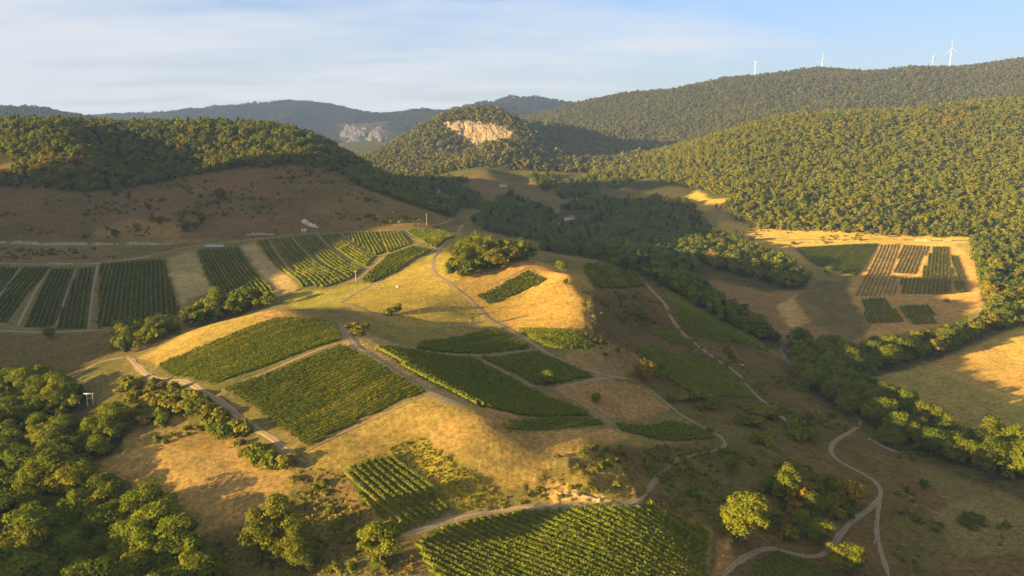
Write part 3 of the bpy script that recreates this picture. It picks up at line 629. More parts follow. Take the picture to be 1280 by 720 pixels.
# ------------------------------------------------------------------ vine rows
def cards(c, size, rng, up=0.0, out=None):
    """leafy quads round centres c (n,3)"""
    n = len(c)
    nr = rng.normal(size=(n, 3))
    if out is not None: nr = nr * .55 + out * 1.4
    nr[:, 2] += up; nr /= np.linalg.norm(nr, axis=1)[:, None]
    a = np.cross(nr, rng.normal(size=(n, 3))); a /= np.linalg.norm(a, axis=1)[:, None] + 1e-9
    b = np.cross(nr, a)
    s = (np.asarray(size) * rng.uniform(.45, 1.6, n))[:, None] * .5
    asp = rng.uniform(.5, 1.0, n)[:, None]
    bend = nr * s * rng.uniform(-.5, .5, n)[:, None]
    v = np.stack([c - a * s - b * s * asp + bend, c + a * s - b * s * asp * .5, c + a * s * .8 + b * s * asp + bend, c - a * s * .7 + b * s * asp], 1)
    return v.reshape(-1, 3), np.arange(4 * n).reshape(n, 4)
def vine_row(p0, p1, w, h, rng, dist, dens):
    L = math.hypot(*(p1 - p0)); ds = 0.9 if dist < 420 else 1.6
    n = max(2, int(L / ds) + 1); t = np.linspace(0, 1, n)
    c = p0[None] + (p1 - p0)[None] * t[:, None]; d = (p1 - p0) / L; nr = np.array([-d[1], d[0]])
    zz = gz(c[:, 0], c[:, 1])
    vig = np.clip(1 + .55 * fbm(c[:, 0] / 5, c[:, 1] / 5, 3, 77) + .10 * rng.normal(size=n), .5, 1.35)
    wv = w * vig; hv = h * (0.55 + .45 * vig)
    prof = np.array([(-.36, .2), (-.42, .62), (-.05, .84), (.42, .60), (.36, .2)])
    V = np.zeros((n, 5, 3))
    for k, (o, q) in enumerate(prof):
        oo = o * wv * (1 + .22 * rng.normal(size=n)) + .06 * rng.normal(size=n)
        V[:, k, 0] = c[:, 0] + nr[0] * oo; V[:, k, 1] = c[:, 1] + nr[1] * oo; V[:, k, 2] = zz + q * hv * (1 + .07 * rng.normal(size=n))
    ii = np.arange(n * 5).reshape(n, 5)
    keep = rng.random(n - 1) > .03
    f = np.stack([ii[:-1, :-1], ii[1:, :-1], ii[1:, 1:], ii[:-1, 1:]], -1)[keep].reshape(-1, 4)
    V = V.reshape(-1, 3)
    m = int(L * dens)
    if m > 0:
        tt = rng.random(m); q = p0[None] + (p1 - p0)[None] * tt[:, None]
        k = np.minimum((tt * (n - 1)).astype(int), n - 1)
        off = rng.normal(size=m) * .42 * wv[k]
        x = q[:, 0] + nr[0] * off; y = q[:, 1] + nr[1] * off
        z = gz(x, y) + (.2 + .95 * rng.random(m) ** .8) * hv[k] * (1.12 - .35 * np.abs(off) / w)
        o = np.c_[nr[0] * np.sign(off), nr[1] * np.sign(off), np.full(m, .6)]
        cv, cf = cards(np.c_[x, y, z], (.38 if w < .65 else .42) if dist < 420 else .8, rng, out=o)
        f = np.r_[f, cf + len(V)]; V = np.r_[V, cv]
    return V, f
def clip_rows(poly, d, spacing, rng):
    nr = np.array([-d[1], d[0]]); a = poly @ d; b = poly @ nr
    rows = []
    q = b.min() + spacing * .5
    while q < b.max():
        xs = []
        for i in range(len(poly)):
            b0, b1 = b[i], b[(i + 1) % len(poly)]; a0, a1 = a[i], a[(i + 1) % len(poly)]
            if (b0 > q) != (b1 > q): xs.append(a0 + (q - b0) / (b1 - b0) * (a1 - a0))
        xs.sort()
        for s0, s1 in zip(xs[::2], xs[1::2]):
            s0 += rng.uniform(-.4, .9); s1 -= rng.uniform(-.4, .9)
            if s1 - s0 > 4: rows.append((d * s0 + nr * q, d * s1 + nr * q))
        q += spacing * rng.uniform(.97, 1.03)
    return rows
N_ROWS = 0
for (label, px, line, sp, w, h, mk, soil), wp in zip(VY, VPOLY):
    lw = hit([p[0] for p in line], [p[1] for p in line], 120, 1200)[:, :2]
    d = lw[1] - lw[0]; d /= np.hypot(*d)
    rows = clip_rows(wp[:, :2], d, sp, RNG)
    c = wp.mean(0); dist = math.hypot(c[0], c[1])
    root = thing('vineyard', (c[0], c[1], float(gz(c[0], c[1]))), label, 'vineyard', 'vineyard plots on the slopes')
    rows.sort(key=lambda r: -math.hypot(*(r[1] - r[0])) / (r[0][1] + r[1][1]))
    mat = M_VINE if mk == 'v' else M_VINE_DRY
    def make(rs, nm, kind=None):
        Vs, Fs, k = [], [], 0
        for r in rs:
            V, f = vine_row(r[0], r[1], w, h, RNG, dist, 13.0 if dist < 420 else 3.0); Vs.append(V); Fs.append(f + k); k += len(V)
        o = link(nm, raw_mesh('vine_row', np.concatenate(Vs) - np.array(root.location), np.concatenate(Fs), [mat]), root)
        if kind: o['kind'] = kind
    for r in rows[:100]: make([r], 'vine_row')
    if len(rows) > 100: make(rows[100:], 'vine_rows', 'stuff')
    N_ROWS += len(rows)
print('vine rows', N_ROWS)

# ------------------------------------------------------------------ plants: prototypes of nominal height 1, scaled per plant
def crown_mesh(name, rng, mat, clumps, per, leaf, rx=.36, z0=.16, z1=1.0, shape='round', fill=.15):
    C, R = [], []; lob = rng.normal(size=(4, 3)); lob /= np.linalg.norm(lob, axis=1)[:, None]; amp = rng.uniform(-.32, .32, 4)
    for i in range(clumps):
        if shape == 'round':
            u = rng.normal(size=3); u /= np.linalg.norm(u); r = rng.uniform(.38, .86) * (1 + float((amp * np.clip(lob @ u, 0, 1) ** 2).sum()))
            zc = (z0 + z1) / 2 + u[2] * (z1 - z0) / 2 * r
            k = .8 + .3 * (zc - z0) / (z1 - z0)
            C.append((u[0] * rx * r / k, u[1] * rx * r / k, zc)); R.append(rng.uniform(.07, .20) * (rx / .36) ** .7)
        elif shape == 'tall':
            q = (i + .5) / clumps; zc = z0 + .1 + (z1 - z0 - .16) * q; rr = rx * math.sin(math.pi * (.12 + .8 * q)) * rng.uniform(.2, .9); th = rng.uniform(0, 6.28)
            C.append((rr * math.cos(th), rr * math.sin(th), zc)); R.append(rng.uniform(.08, .13))
        elif shape == 'cone':
            q = (i + .5) / clumps; zc = z0 + .05 + (z1 - z0 - .08) * q; rr = rx * (1 - q) * rng.uniform(.45, 1); th = i * 2.4 + rng.uniform(-.4, .4)
            C.append((rr * math.cos(th), rr * math.sin(th), zc)); R.append(.045 + .11 * (1 - q) * rng.uniform(.7, 1.2))
        else:  # low bush
            th = rng.uniform(0, 6.28); rr = rx * rng.uniform(.1, .8)
            C.append((rr * math.cos(th), rr * math.sin(th), rng.uniform(.2, .72) * (1.05 - .4 * rr / rx))); R.append(rng.uniform(.2, .32))
    pts, out = [], []
    for c, r in zip(C, R):
        u = rng.normal(size=(per, 3)); u /= np.linalg.norm(u, axis=1)[:, None]
        u[:, 2] = np.where(u[:, 2] < -.35, -u[:, 2], u[:, 2])
        rad = r * np.where(rng.random(per) < fill, rng.uniform(.2, .8, per), rng.uniform(.82, 1.12, per))
        p = np.array(c) + u * rad[:, None] * np.array([1.12, 1.12, .88])
        pts.append(p); out.append(u)
    p = np.concatenate(pts); o = np.concatenate(out); o[:, 2] += .25
    p[:, 2] = np.maximum(p[:, 2], .02)
    v, f = cards(p, leaf, rng, out=o)
    return raw_mesh(name, v, f, [mat])
def trunk_mesh(name, rng, top=.62, r=.022, limbs=5, mat=None, spread=.22):
    mb = MB(); lean = rng.uniform(-.03, .03, 2)
    axis = [(0, 0, -.06), (lean[0] * .3, lean[1] * .3, .12), (lean[0], lean[1], .3), (lean[0] * 1.6, lean[1] * 1.6, top)]
    mb.tube(axis, [r * 1.5, r * 1.05, r * .85, r * .3], 7)
    for i in range(limbs):
        th = i * 6.28 / limbs + rng.uniform(-.4, .4); z = rng.uniform(.2, .42); L = rng.uniform(.6, 1) * spread
        b = (lean[0] * z * 2, lean[1] * z * 2, z)
        mb.tube([b, (b[0] + L * .5 * math.cos(th), b[1] + L * .5 * math.sin(th), z + .13), (b[0] + L * math.cos(th), b[1] + L * math.sin(th), z + .32)], [r * .5, r * .36, r * .12], 5)
    return mb.mesh(name, [mat or M_BARK], True)
prng = np.random.default_rng(5)
KIND = {}
def kind(key, n, crown, trunk): KIND[key] = [(crown(), trunk()) for _ in range(n)]
T_ = lambda **k: (lambda: trunk_mesh('trunk', prng, **k))
kind('leaf', 4, lambda: crown_mesh('crown', prng, M_LEAF, 32, 210, .034), T_())
kind('olive', 3, lambda: crown_mesh('crown', prng, M_LEAF_OLIVE, 30, 200, .034), T_())
kind('tall', 2, lambda: crown_mesh('crown', prng, M_LEAF, 20, 80, .045, rx=.17, shape='tall', z0=.08), T_(top=.8, r=.016, spread=.1))
kind('conifer', 2, lambda: crown_mesh('crown', prng, M_CONIFER, 46, 46, .042, rx=.26, shape='cone', z0=.08), T_(top=.92, r=.018, limbs=3, spread=.1))
kind('pine', 3, lambda: crown_mesh('crown', prng, M_LEAF_OLIVE, 44, 120, .026, rx=.30, shape='tall', z0=.04), T_(top=.92, r=.018, limbs=3, spread=.1))
kind('yellow', 2, lambda: crown_mesh('crown', prng, M_YELLOW, 20, 80, .065, rx=.46, z0=.06), T_(top=.55))
kind('lime', 2, lambda: crown_mesh('crown', prng, M_LIME, 36, 190, .033, rx=.34), T_())
kind('bush', 4, lambda: crown_mesh('crown', prng, M_BUSH, 9, 60, .16, rx=.62, shape='bush'), T_(top=.5, r=.03, limbs=4))
kind('greenbush', 3, lambda: crown_mesh('crown', prng, M_LEAF, 9, 60, .16, rx=.62, shape='bush'), T_(top=.5, r=.03, limbs=4))
kind('sparse', 2, lambda: crown_mesh('crown', prng, M_BUSH, 12, 22, .06, rx=.30), T_(top=.75, limbs=9, spread=.3, r=.018, mat=M_TWIG))
# woods seen from far: crown and trunk in one light mesh each, used as instances
def far_proto(mat, clumps, per, leaf, **k):
    me = crown_mesh('wood_tree', prng, mat, clumps, per, leaf, **k)
    o = bpy.data.objects.new('wood_tree', me); return o
def proto_set(name, objs):
    c = bpy.data.collections.new(name)
    for o in objs: c.objects.link(o)
    return c
PROTO = {
    'mid': proto_set('wood_mid', [far_proto(M_LEAF, 16, 40, .085, rx=.40) for _ in range(3)] + [far_proto(M_LEAF_OLIVE, 16, 40, .085, rx=.40) for _ in range(2)] + [far_proto(M_CONIFER, 22, 24, .07, rx=.24, shape='cone')]),
    'forest': proto_set('wood_forest', [far_proto(M_FOREST, 5 + 2 * i, 60 - 5 * i, .10, rx=.36 + .03 * i, z0=.12) for i in range(5)] + [far_proto(M_LEAF, 14, 34, .09, rx=.36), far_proto(M_CONIFER, 22, 24, .07, rx=.24, shape='cone'), far_proto(M_FOREST, 16, 30, .085, rx=.24, shape='tall', z0=.08)]),
    'dark': proto_set('wood_dark', [far_proto(M_LEAF, 13, 34, .10, rx=.40) for _ in range(3)] + [far_proto(M_CONIFER, 20, 22, .08, rx=.25, shape='cone')]),
    'far': proto_set('wood_far', [far_proto(M_FAR, 7, 22, .2, rx=.52, z0=.05) for _ in range(4)]),
    'fardark': proto_set('wood_fardark', [far_proto(M_FARDARK, 7, 18, .22, rx=.62, z0=.05) for _ in range(3)]),
    'scrub': proto_set('wood_scrub', [far_proto(M_BUSH, 6, 30, .22, rx=.6, shape='bush') for _ in range(3)] + [far_proto(M_LEAF, 6, 30, .22, rx=.6, shape='bush') for _ in range(2)]),
}
def stuff(name, protos, pts, hgt, label=None, cat=None):
    """one object: a mesh of points with a geometry-node tree putting a plant on each"""
    n = len(pts); me = bpy.data.meshes.new(name); me.vertices.add(n); me.vertices.foreach_set('co', np.asarray(pts, np.float32).ravel())
    a = me.attributes.new('hgt', 'FLOAT', 'POINT'); a.data.foreach_set('value', np.asarray(hgt, np.float32))
    a = me.attributes.new('yaw', 'FLOAT', 'POINT'); a.data.foreach_set('value', RNG.uniform(0, 6.28, n).astype(np.float32))
    o = link(name, me); tag(o, label, cat, kind='stuff')
    g = bpy.data.node_groups.new(name, 'GeometryNodeTree')
    g.interface.new_socket('Geometry', in_out='INPUT', socket_type='NodeSocketGeometry'); g.interface.new_socket('Geometry', in_out='OUTPUT', socket_type='NodeSocketGeometry')
    gi = g.nodes.new('NodeGroupInput'); go = g.nodes.new('NodeGroupOutput'); ip = g.nodes.new('GeometryNodeInstanceOnPoints')
    ci = g.nodes.new('GeometryNodeCollectionInfo'); ci.inputs['Collection'].default_value = PROTO[protos]
    ci.inputs['Separate Children'].default_value = True; ci.inputs['Reset Children'].default_value = True
    h = g.nodes.new('GeometryNodeInputNamedAttribute'); h.data_type = 'FLOAT'; h.inputs['Name'].default_value = 'hgt'
    y = g.nodes.new('GeometryNodeInputNamedAttribute'); y.data_type = 'FLOAT'; y.inputs['Name'].default_value = 'yaw'
    cx = g.nodes.new('ShaderNodeCombineXYZ'); L = g.links.new
    L(gi.outputs[0], ip.inputs['Points']); L(ci.outputs[0], ip.inputs['Instance']); ip.inputs['Pick Instance'].default_value = True
    L(y.outputs['Attribute'], cx.inputs['Z']); L(cx.outputs[0], ip.inputs['Rotation']); L(h.outputs['Attribute'], ip.inputs['Scale']); L(ip.outputs[0], go.inputs[0])
    md = o.modifiers.new('plants', 'NODES'); md.node_group = g
    return o
GROUPN = {}
def plant(key, x, y, h, name, label, cat, group=None, zoff=0.0, spread=1.0):
    cm, tm = KIND[key][RNG.integers(len(KIND[key]))]
    o = thing(name, (x, y, float(gz(x, y)) + zoff), label, cat, group, RNG.uniform(0, 6.28))
    s = h * spread * RNG.uniform(.92, 1.08); o.scale = (s, s, h)
    link('trunk', tm, o); link('crown', cm, o)
    return o

# ------------------------------------------------------------------ woods: candidates scattered over world areas, the largest become trees of their own
def scatter(polys, y0, y1, spacing, slack=14.0, seed=0, holes=()):
    """jittered world lattice, kept where it lies in one of the outlines and could be seen"""
    P_ = np.concatenate([np.asarray(p, float) for p in polys])
    s0, _ = uv2st(P_[:, 0].min(), 300); s1, _ = uv2st(P_[:, 0].max(), 300)
    r = np.random.default_rng(seed)
    xs = np.arange(min(s0 * y0, s0 * y1) * 1.1 - 10, max(s1 * y0, s1 * y1) * 1.1 + 10, spacing); ys = np.arange(y0, y1, spacing * .92)
    X, Y = np.meshgrid(xs, ys); X = X + (np.arange(len(ys)) % 2)[:, None] * spacing * .5
    X = (X + r.uniform(-.42, .42, X.shape) * spacing).ravel(); Y = (Y + r.uniform(-.42, .42, Y.shape) * spacing).ravel()
    k = (np.abs(X / Y) < 1.1); X, Y = X[k], Y[k]
    Z = gz(X, Y); u, v = xyz2uv(X, Y, Z)
    m = np.zeros(len(X), bool)
    for p in polys: m |= inside(p, u, v)
    for p in holes: m &= ~inside(p, u, v)
    i, _, j, _ = grid_index(X, Y)
    m &= (Z + slack) / Y > HMAX[i, j] - 1e-4
    return np.c_[X, Y, Z][m]
WOODS = [
 # stuff name, protos, outlines, y range, spacing, height range, label for single trees, seed
 ('corner_wood', 'mid', [[(-210,610),(60,588),(112,618),(180,650),(228,690),(264,735),(220,800),(-210,800)]], 150, 290, 6.2, (11, 16), 'leaf', 'tall broadleaf tree in the dense wood filling the bottom left corner', 1, 'trees of the bottom left wood'),
 ('gully_wood', 'mid', [[(20,572),(70,545),(112,536),(152,522),(160,548),(120,582),(60,598),(0,612),(-210,612),(-210,575)]], 200, 320, 5.6, (8, 12), 'leaf', 'broadleaf tree in the clump left of the bare brown field', 2, 'trees of the clump beside the brown field'),
 ('gully_wood', 'mid', [[(-210,505),(40,470),(72,478),(84,498),(100,496),(108,508),(88,520),(52,545),(10,572),(-210,575)]], 260, 400, 6.2, (8, 13), 'leaf', 'tree in the partly shaded clump at the left edge beside the grass path', 3, 'trees at the left edge beside the path'),
 ('knoll_wood', 'mid', [[(559,345),(580,350),(604,346),(640,334),(668,324),(672,314),(640,306),(600,304),(582,316)]], 440, 620, 5.0, (10, 14), 'olive', 'sunlit round tree in the copse crowning the golden knoll', 4, 'trees of the copse on the knoll'),
 ('terrace_trees', 'mid', [[(226,408),(246,410),(290,398),(322,388),(340,386),(310,378),(262,386)]], 380, 470, 5.0, (9, 13), 'leaf', 'tree in the sunlit row along the upper edge of the hay coloured crest', 5, 'trees along the hay coloured crest'),
 ('terrace_trees', 'mid', [[(140,440),(158,444),(182,438),(214,418),(210,408),(180,412),(150,420)]], 360, 470, 5.5, (7, 12), 'olive', 'tree in the clump where the grass path meets the dirt track', 6, 'trees at the meeting of the paths'),
 ('river_wood', 'dark', [[(985,430),(1020,442),(1060,452),(1085,462),(1112,462),(1060,482),(1088,502),(1140,520),(1180,545),(1470,602),(1470,622),(1230,600),(1170,575),(1120,556),(1075,528),(1030,505),(1000,480)]], 300, 620, 6.5, (10, 15), 'leaf', 'shaded tree in the dark band of woodland along the valley bottom', 7, 'shaded trees along the valley bottom'),
 ('river_wood', 'mid', [[(1062,456),(1085,462),(1122,462),(1175,446),(1232,417),(1470,380),(1470,352),(1250,372),(1235,398),(1195,420),(1150,432),(1100,440)]], 380, 720, 6.5, (10, 15), 'leaf', 'sunlit tree in the row bordering the big golden hayfield', 8, 'sunlit trees bordering the hayfield'),
 ('valley_wood', 'mid', [[(1212,302),(1470,300),(1470,385),(1240,398),(1222,345)]], 560, 1100, 7.0, (10, 15), 'leaf', 'tree of the wood right of the striped valley vineyards', 9, 'trees right of the striped vineyards'),
 ('valley_wood', 'dark', [[(660,290),(700,264),(735,252),(790,256),(850,268),(880,300),(870,345),(900,378),(940,408),(985,432),(985,446),(960,440),(900,405),(850,372),(800,342),(760,322),(700,306)]], 520, 1500, 7.2, (9, 15), 'leaf', 'dark shaded tree in the valley wood behind the knoll', 10, 'shaded trees of the valley wood'),
 ('valley_wood', 'dark', [[(672,314),(690,296),(720,304),(760,326),(800,343),(768,334),(740,324),(708,320)],[(588,276),(620,258),(665,262),(700,292),(680,302),(640,298),(604,288)]], 480, 1300, 6.5, (6, 11), 'leaf', 'low dark tree just behind the copse on the knoll', 21, 'dark trees behind the copse'),
 ('valley_wood', 'mid', [[(845,290),(880,282),(905,298),(950,318),(990,336),(1012,358),(985,364),(950,352),(900,340),(862,322)],[(790,262),(820,250),(860,256),(880,280),(850,284)]], 600, 1400, 7.0, (10, 15), 'olive', 'sunlit tree in the strip below the upper valley meadow', 11, 'sunlit trees below the upper meadow'),
 ('plateau_forest', 'mid', [[(-210,238),(20,236),(62,238),(112,243),(140,239),(188,231),(250,219),(300,211),(332,210),(368,207),(394,210),(424,218),(452,236),(500,252),(560,272),(574,266),(540,244),(500,225),(460,203),(428,185),(396,163),(200,150),(-210,150)]], 780, 1500, 6.8, (8, 13), 'leaf', 'tree at the lower edge of the wooded plateau', 12, 'trees of the wooded plateau'),
 ('hillside_forest', 'forest', [[(738,222),(770,238),(800,226),(835,236),(868,246),(880,262),(905,262),(930,288),(1000,290),(1050,292),(1112,297),(1218,299),(1470,300),(1470,100),(735,100)]], 950, 2250, 6.1, (6.5, 14), 'olive', 'tree at the foot of the forested hillside', 13, 'trees of the forested hillside'),
 ('distant_woods', 'far', [[(440,100),(800,100),(800,215),(700,222),(600,214),(520,226),(440,205)]], 1650, 3100, 13, (12, 20), None, None, 14, None),
 ('distant_woods', 'far', [[(560,60),(1470,60),(1470,220),(560,220)]], 2300, 5000, 14.5, (10, 18), None, None, 15, None),
 ('distant_woods', 'fardark', [[(-210,100),(760,100),(760,200),(-210,200)]], 5200, 8800, 34, (14, 26), None, None, 17, None),
 ('distant_woods', 'fardark', [[(-210,120),(200,120),(200,170),(-210,170)]], 3700, 4500, 26, (14, 26), None, None, 18, None),
 ('valley_wood', 'dark', [[(545,232),(562,228),(580,240),(600,250),(600,262),(572,262)],[(596,262),(640,246),(660,256),(690,264),(700,280),(660,290),(620,284)],[(655,222),(690,220),(705,232),(680,240)],[(500,228),(545,222),(590,226),(560,236),(520,240)],[(480,214),(520,222),(540,238),(530,246),(500,232)],[(690,236),(720,226),(748,222),(745,246),(700,250)]], 950, 1900, 9.5, (8, 15), None, None, 16, None),
]
HOLES = {10: [[(668,268),(735,262),(742,275),(700,290),(680,285)]], 17: [[(422,156),(486,152),(484,176),(462,188),(424,182)]], 13: [[(770,232),(808,224),(870,238),(918,250),(888,264),(850,262),(800,240)], [(895,275),(950,282),(930,300)]],
         14: [[(553,158),(575,153),(606,155),(640,162),(640,176),(615,181),(595,183),(575,171)]],
         12: [[(-60,196),(14,196),(14,216),(-60,216)]]}
cand = []; masses = {}
for wi, (nm, pr, polys, y0, y1, sp, hr, key, label, seed, grp) in enumerate(WOODS):
    p = scatter(polys, y0, y1, sp, hr[1], seed, HOLES.get(seed, ()))
    r = np.random.default_rng(seed + 100)
    h = r.uniform(*hr, len(p)) * (.62 + .55 * r.random(len(p)) ** 1.3)
    px = h / np.hypot(p[:, 1], p[:, 2]) * F
    uu, vv = xyz2uv(p[:, 0], p[:, 1], p[:, 2] + h * .7); vis = (uu > -8) & (uu < 1288) & (vv < 730)
    for q, hh, a, ok in zip(p, h, px, vis): cand.append((a if key and ok else 0.0, wi, q, hh))
cand.sort(key=lambda c: -c[0])
N_SINGLE = 225
for a, wi, q, hh in cand[:N_SINGLE]:
    nm, pr, polys, y0, y1, sp, hr, key, label, seed, grp = WOODS[wi]
    k2 = key if RNG.random() < .8 else ('olive' if key == 'leaf' else 'leaf')
    plant(k2, q[0], q[1], hh, 'broadleaf_tree', label, 'tree', grp, -.2, 1.12)
for a, wi, q, hh in cand[N_SINGLE:]:
    k = (WOODS[wi][0], WOODS[wi][1]); masses.setdefault(k, ([], []))
    masses[k][0].append((q[0], q[1], q[2] - .4)); masses[k][1].append(hh)
WLAB = {'hillside_forest': 'unbroken olive and gold forest covering the long hillside across the valley', 'plateau_forest': 'forest on top of the flat plateau and down its shaded edge',
        'distant_woods': 'woods on the far hills and the ridge with the wind turbines', 'river_wood': 'dark woodland band along the valley stream',
        'valley_wood': 'dark woods filling the valley behind the knoll', 'corner_wood': 'back of the wood in the bottom left corner', 'gully_wood': 'low trees in the gully at the left edge',
        'knoll_wood': 'copse on the knoll', 'terrace_trees': 'small trees under the terrace vineyards'}
for (nm, pr), (pts, hs) in masses.items():
    stuff(nm, pr, pts, hs, WLAB[nm], 'woodland'); print(nm, pr, len(pts))
# ------------------------------------------------------------------ trees and shrubs one can point at: (u, v of the foot, height m, kind, name, label)
def at(u, v, y0=120, y1=1500):
    return hit(u, v, y0, y1)[0]
ONE = [
 (350,722,20.5,'pine','pine_tree','tallest olive pine at the bottom edge left of the dark undergrowth'),
 (328,724,17,'pine','pine_tree','pine standing against the left side of the tallest pine'),
 (374,712,14,'pine','pine_tree','shorter pine tucked behind the right side of the tallest pine'),
 (382,735,9,'leaf','broadleaf_tree','half hidden tree below the dark undergrowth at the bottom edge'),
 (476,742,14.5,'lime','broadleaf_tree','bright lime green tree at the bottom edge beside the dark dirt track'),
 (244,745,15,'tall','poplar_tree','slim upright tree at the bottom edge in front of the corner wood'),
 (272,752,9,'tall','poplar_tree','small slim tree top poking into the bottom edge'),
 (928,682,18,'lime','broadleaf_tree','big sunlit tree standing alone right of the wide foreground vineyard'),
 (982,628,15,'lime','broadleaf_tree','sunlit tree in the scrub above the lone big tree'),
 (1062,634,11,'yellow','broadleaf_tree','small bright yellow tree by the curving track'),
 (1024,682,10,'lime','broadleaf_tree','small bright green tree just above the curving track'),
 (1048,716,10,'olive','broadleaf_tree','orange tinted round tree below the curving track'),
 (1066,718,11,'lime','broadleaf_tree','green half of the pair of trees below the curving track'),
 (998,642,10.5,'yellow','broadleaf_tree','yellowing tree at the lower left of the scrub thicket'),
 (1018,650,11,'olive','broadleaf_tree','dull green tree in the middle of the scrub thicket'),
 (1002,660,7,'leaf','broadleaf_tree','dark shaded tree under the yellowing tree of the thicket'),
 (1010,672,7,'leaf','broadleaf_tree','lowest dark tree of the thicket above the track'),
 (970,655,6,'leaf','broadleaf_tree','dark tree right behind the lone big tree'),
 (1040,640,8,'sparse','bare_tree','leafless pale tree left of the bright yellow tree'),
 (1020,610,8,'sparse','bare_tree','leafless pale tree at the top of the thicket'),
 (1006,606,8,'sparse','bare_tree','leafless brownish tree beside the top of the sunlit thicket tree'),
 (914,593,7,'lime','broadleaf_tree','small lone sunlit sapling on the dark slope'),
 (805,475,11,'yellow','broadleaf_tree','broad golden tree at the junction of the tracks'),
 (822,472,10,'leaf','broadleaf_tree','dark tree behind the broad golden tree'),
 (682,484,8,'lime','broadleaf_tree','round green tree beside the pale track in the dark vineyards'),
 (745,505,5,'lime','broadleaf_tree','tiny green tree on the shaded brown field'),
 (702,343,9,'lime','broadleaf_tree','upright green tree on the bare edge of the knoll'),
 (707,356,4,'lime','broadleaf_tree','small green tree under the upright tree on the knoll edge'),
 (587,406,7,'sparse','broadleaf_tree','thin lone tree beside the meadow track junction'),
 (527,396,5.5,'sparse','broadleaf_tree','spindly tree with a long shadow in the golden meadow'),
 (489,394,5.5,'bush','broadleaf_tree','left of the two pale bushy trees in the golden meadow'),
 (498,391,6,'olive','broadleaf_tree','right of the two pale bushy trees in the golden meadow'),
 (205,378,5.5,'lime','broadleaf_tree','placeholder'),
]
ONE = [o for o in ONE if o[5] != 'placeholder']
ONE += [
 (219,418,8,'lime','broadleaf_tree','small pointed tree between the two sunlit clumps'),
 (188,433,4.5,'lime','broadleaf_tree','small round yellow green tree by the hay coloured crest'),
 (62,424,7,'leaf','broadleaf_tree','dark tree on the lower edge of the shaded left vineyards'),
 (133,236,15,'conifer','conifer_tree','sunlit conifer at the foot of the plateau wood'),
 (145,245,11,'tall','poplar_tree','left one of the slim trees below the plateau wood'),
 (162,251,11,'tall','poplar_tree','right one of the slim trees below the plateau wood'),
 (276,252,14,'lime','broadleaf_tree','lone sunlit tree halfway up the brown slope'),
 (200,281,9,'lime','broadleaf_tree','brightest small tree in the sunlit spot on the brown slope'),
 (232,290,10,'lime','broadleaf_tree','sunlit tree at the right end of the bright spot on the brown slope'),
 (252,280,11,'lime','broadleaf_tree','rounded sunlit tree right of the bright spot on the brown slope'),
 (246,287,8,'lime','broadleaf_tree','lower sunlit tree right of the bright spot on the brown slope'),
 (144,298,9,'leaf','broadleaf_tree','dark round tree just above the stone bank'),
 (185,262,7,'lime','broadleaf_tree','small sunlit tree above the bright spot on the brown slope'),
 (190,275,6,'lime','broadleaf_tree','small yellow tree left of the brightest tree on the brown slope'),
 (251,248,5,'lime','broadleaf_tree','little bright shrub tree left of the lone tree on the slope'),
 (171,288,8,'yellow','broadleaf_tree','yellow bushy tree at the left of the bright spot'),
 (805,402,8,'leaf','broadleaf_tree','dark round tree on the shaded slope left of the right track'),
 (1092,440,12,'lime','broadleaf_tree','bright tree top rising from the dark valley strip'),
 (1034,452,14,'olive','broadleaf_tree','pale leaning tree at the left end of the sunlit valley row'),
 (1044,458,13,'lime','broadleaf_tree','bright twin topped tree at the left end of the valley row'),
 (1072,454,10,'lime','broadleaf_tree','small bright tree between the two valley rows'),
 (985,425,4,'leaf','broadleaf_tree','single dark bush tree on the bare mown patch'),
 (1118,560,9,'leaf','broadleaf_tree','round dark tree set apart below the stream woods'),
 (1105,556,8,'leaf','broadleaf_tree','smaller dark tree touching the round dark tree below the woods'),
 (1238,530,6,'lime','broadleaf_tree','small bright tree beside the straight valley lane'),
 (1208,658,6,'leaf','broadleaf_tree','low dark green tree on the lower right slope'),
 (1154,612,5,'leaf','broadleaf_tree','dark conical little tree on the right slope'),
 (1182,378,4,'bush','broadleaf_tree','single low bush beside the lower pair of vineyards'),
 (1035,344,10,'lime','broadleaf_tree','bright round tree below the dense dark green vineyard'),
 (740,324,11,'lime','broadleaf_tree','sunlit tree crown catching light above the valley wood'),
 (865,228,17,'conifer','conifer_tree','placeholder'),
]
ONE = [o for o in ONE if o[5] != 'placeholder']
for u, v, h, key, nm, lab in ONE:
    if v > 719:   # foot below the frame
        y = 205.0 - (v - 720) * .35; s, _ = uv2st(u, 719.0); p = (s * y, y)
    else:
        q = at(u, v); p = (q[0], q[1])
    plant(key, p[0], p[1], h, nm, lab, 'tree', None, -.15, 1.1 if key in ('leaf', 'lime', 'olive') else 1.0)

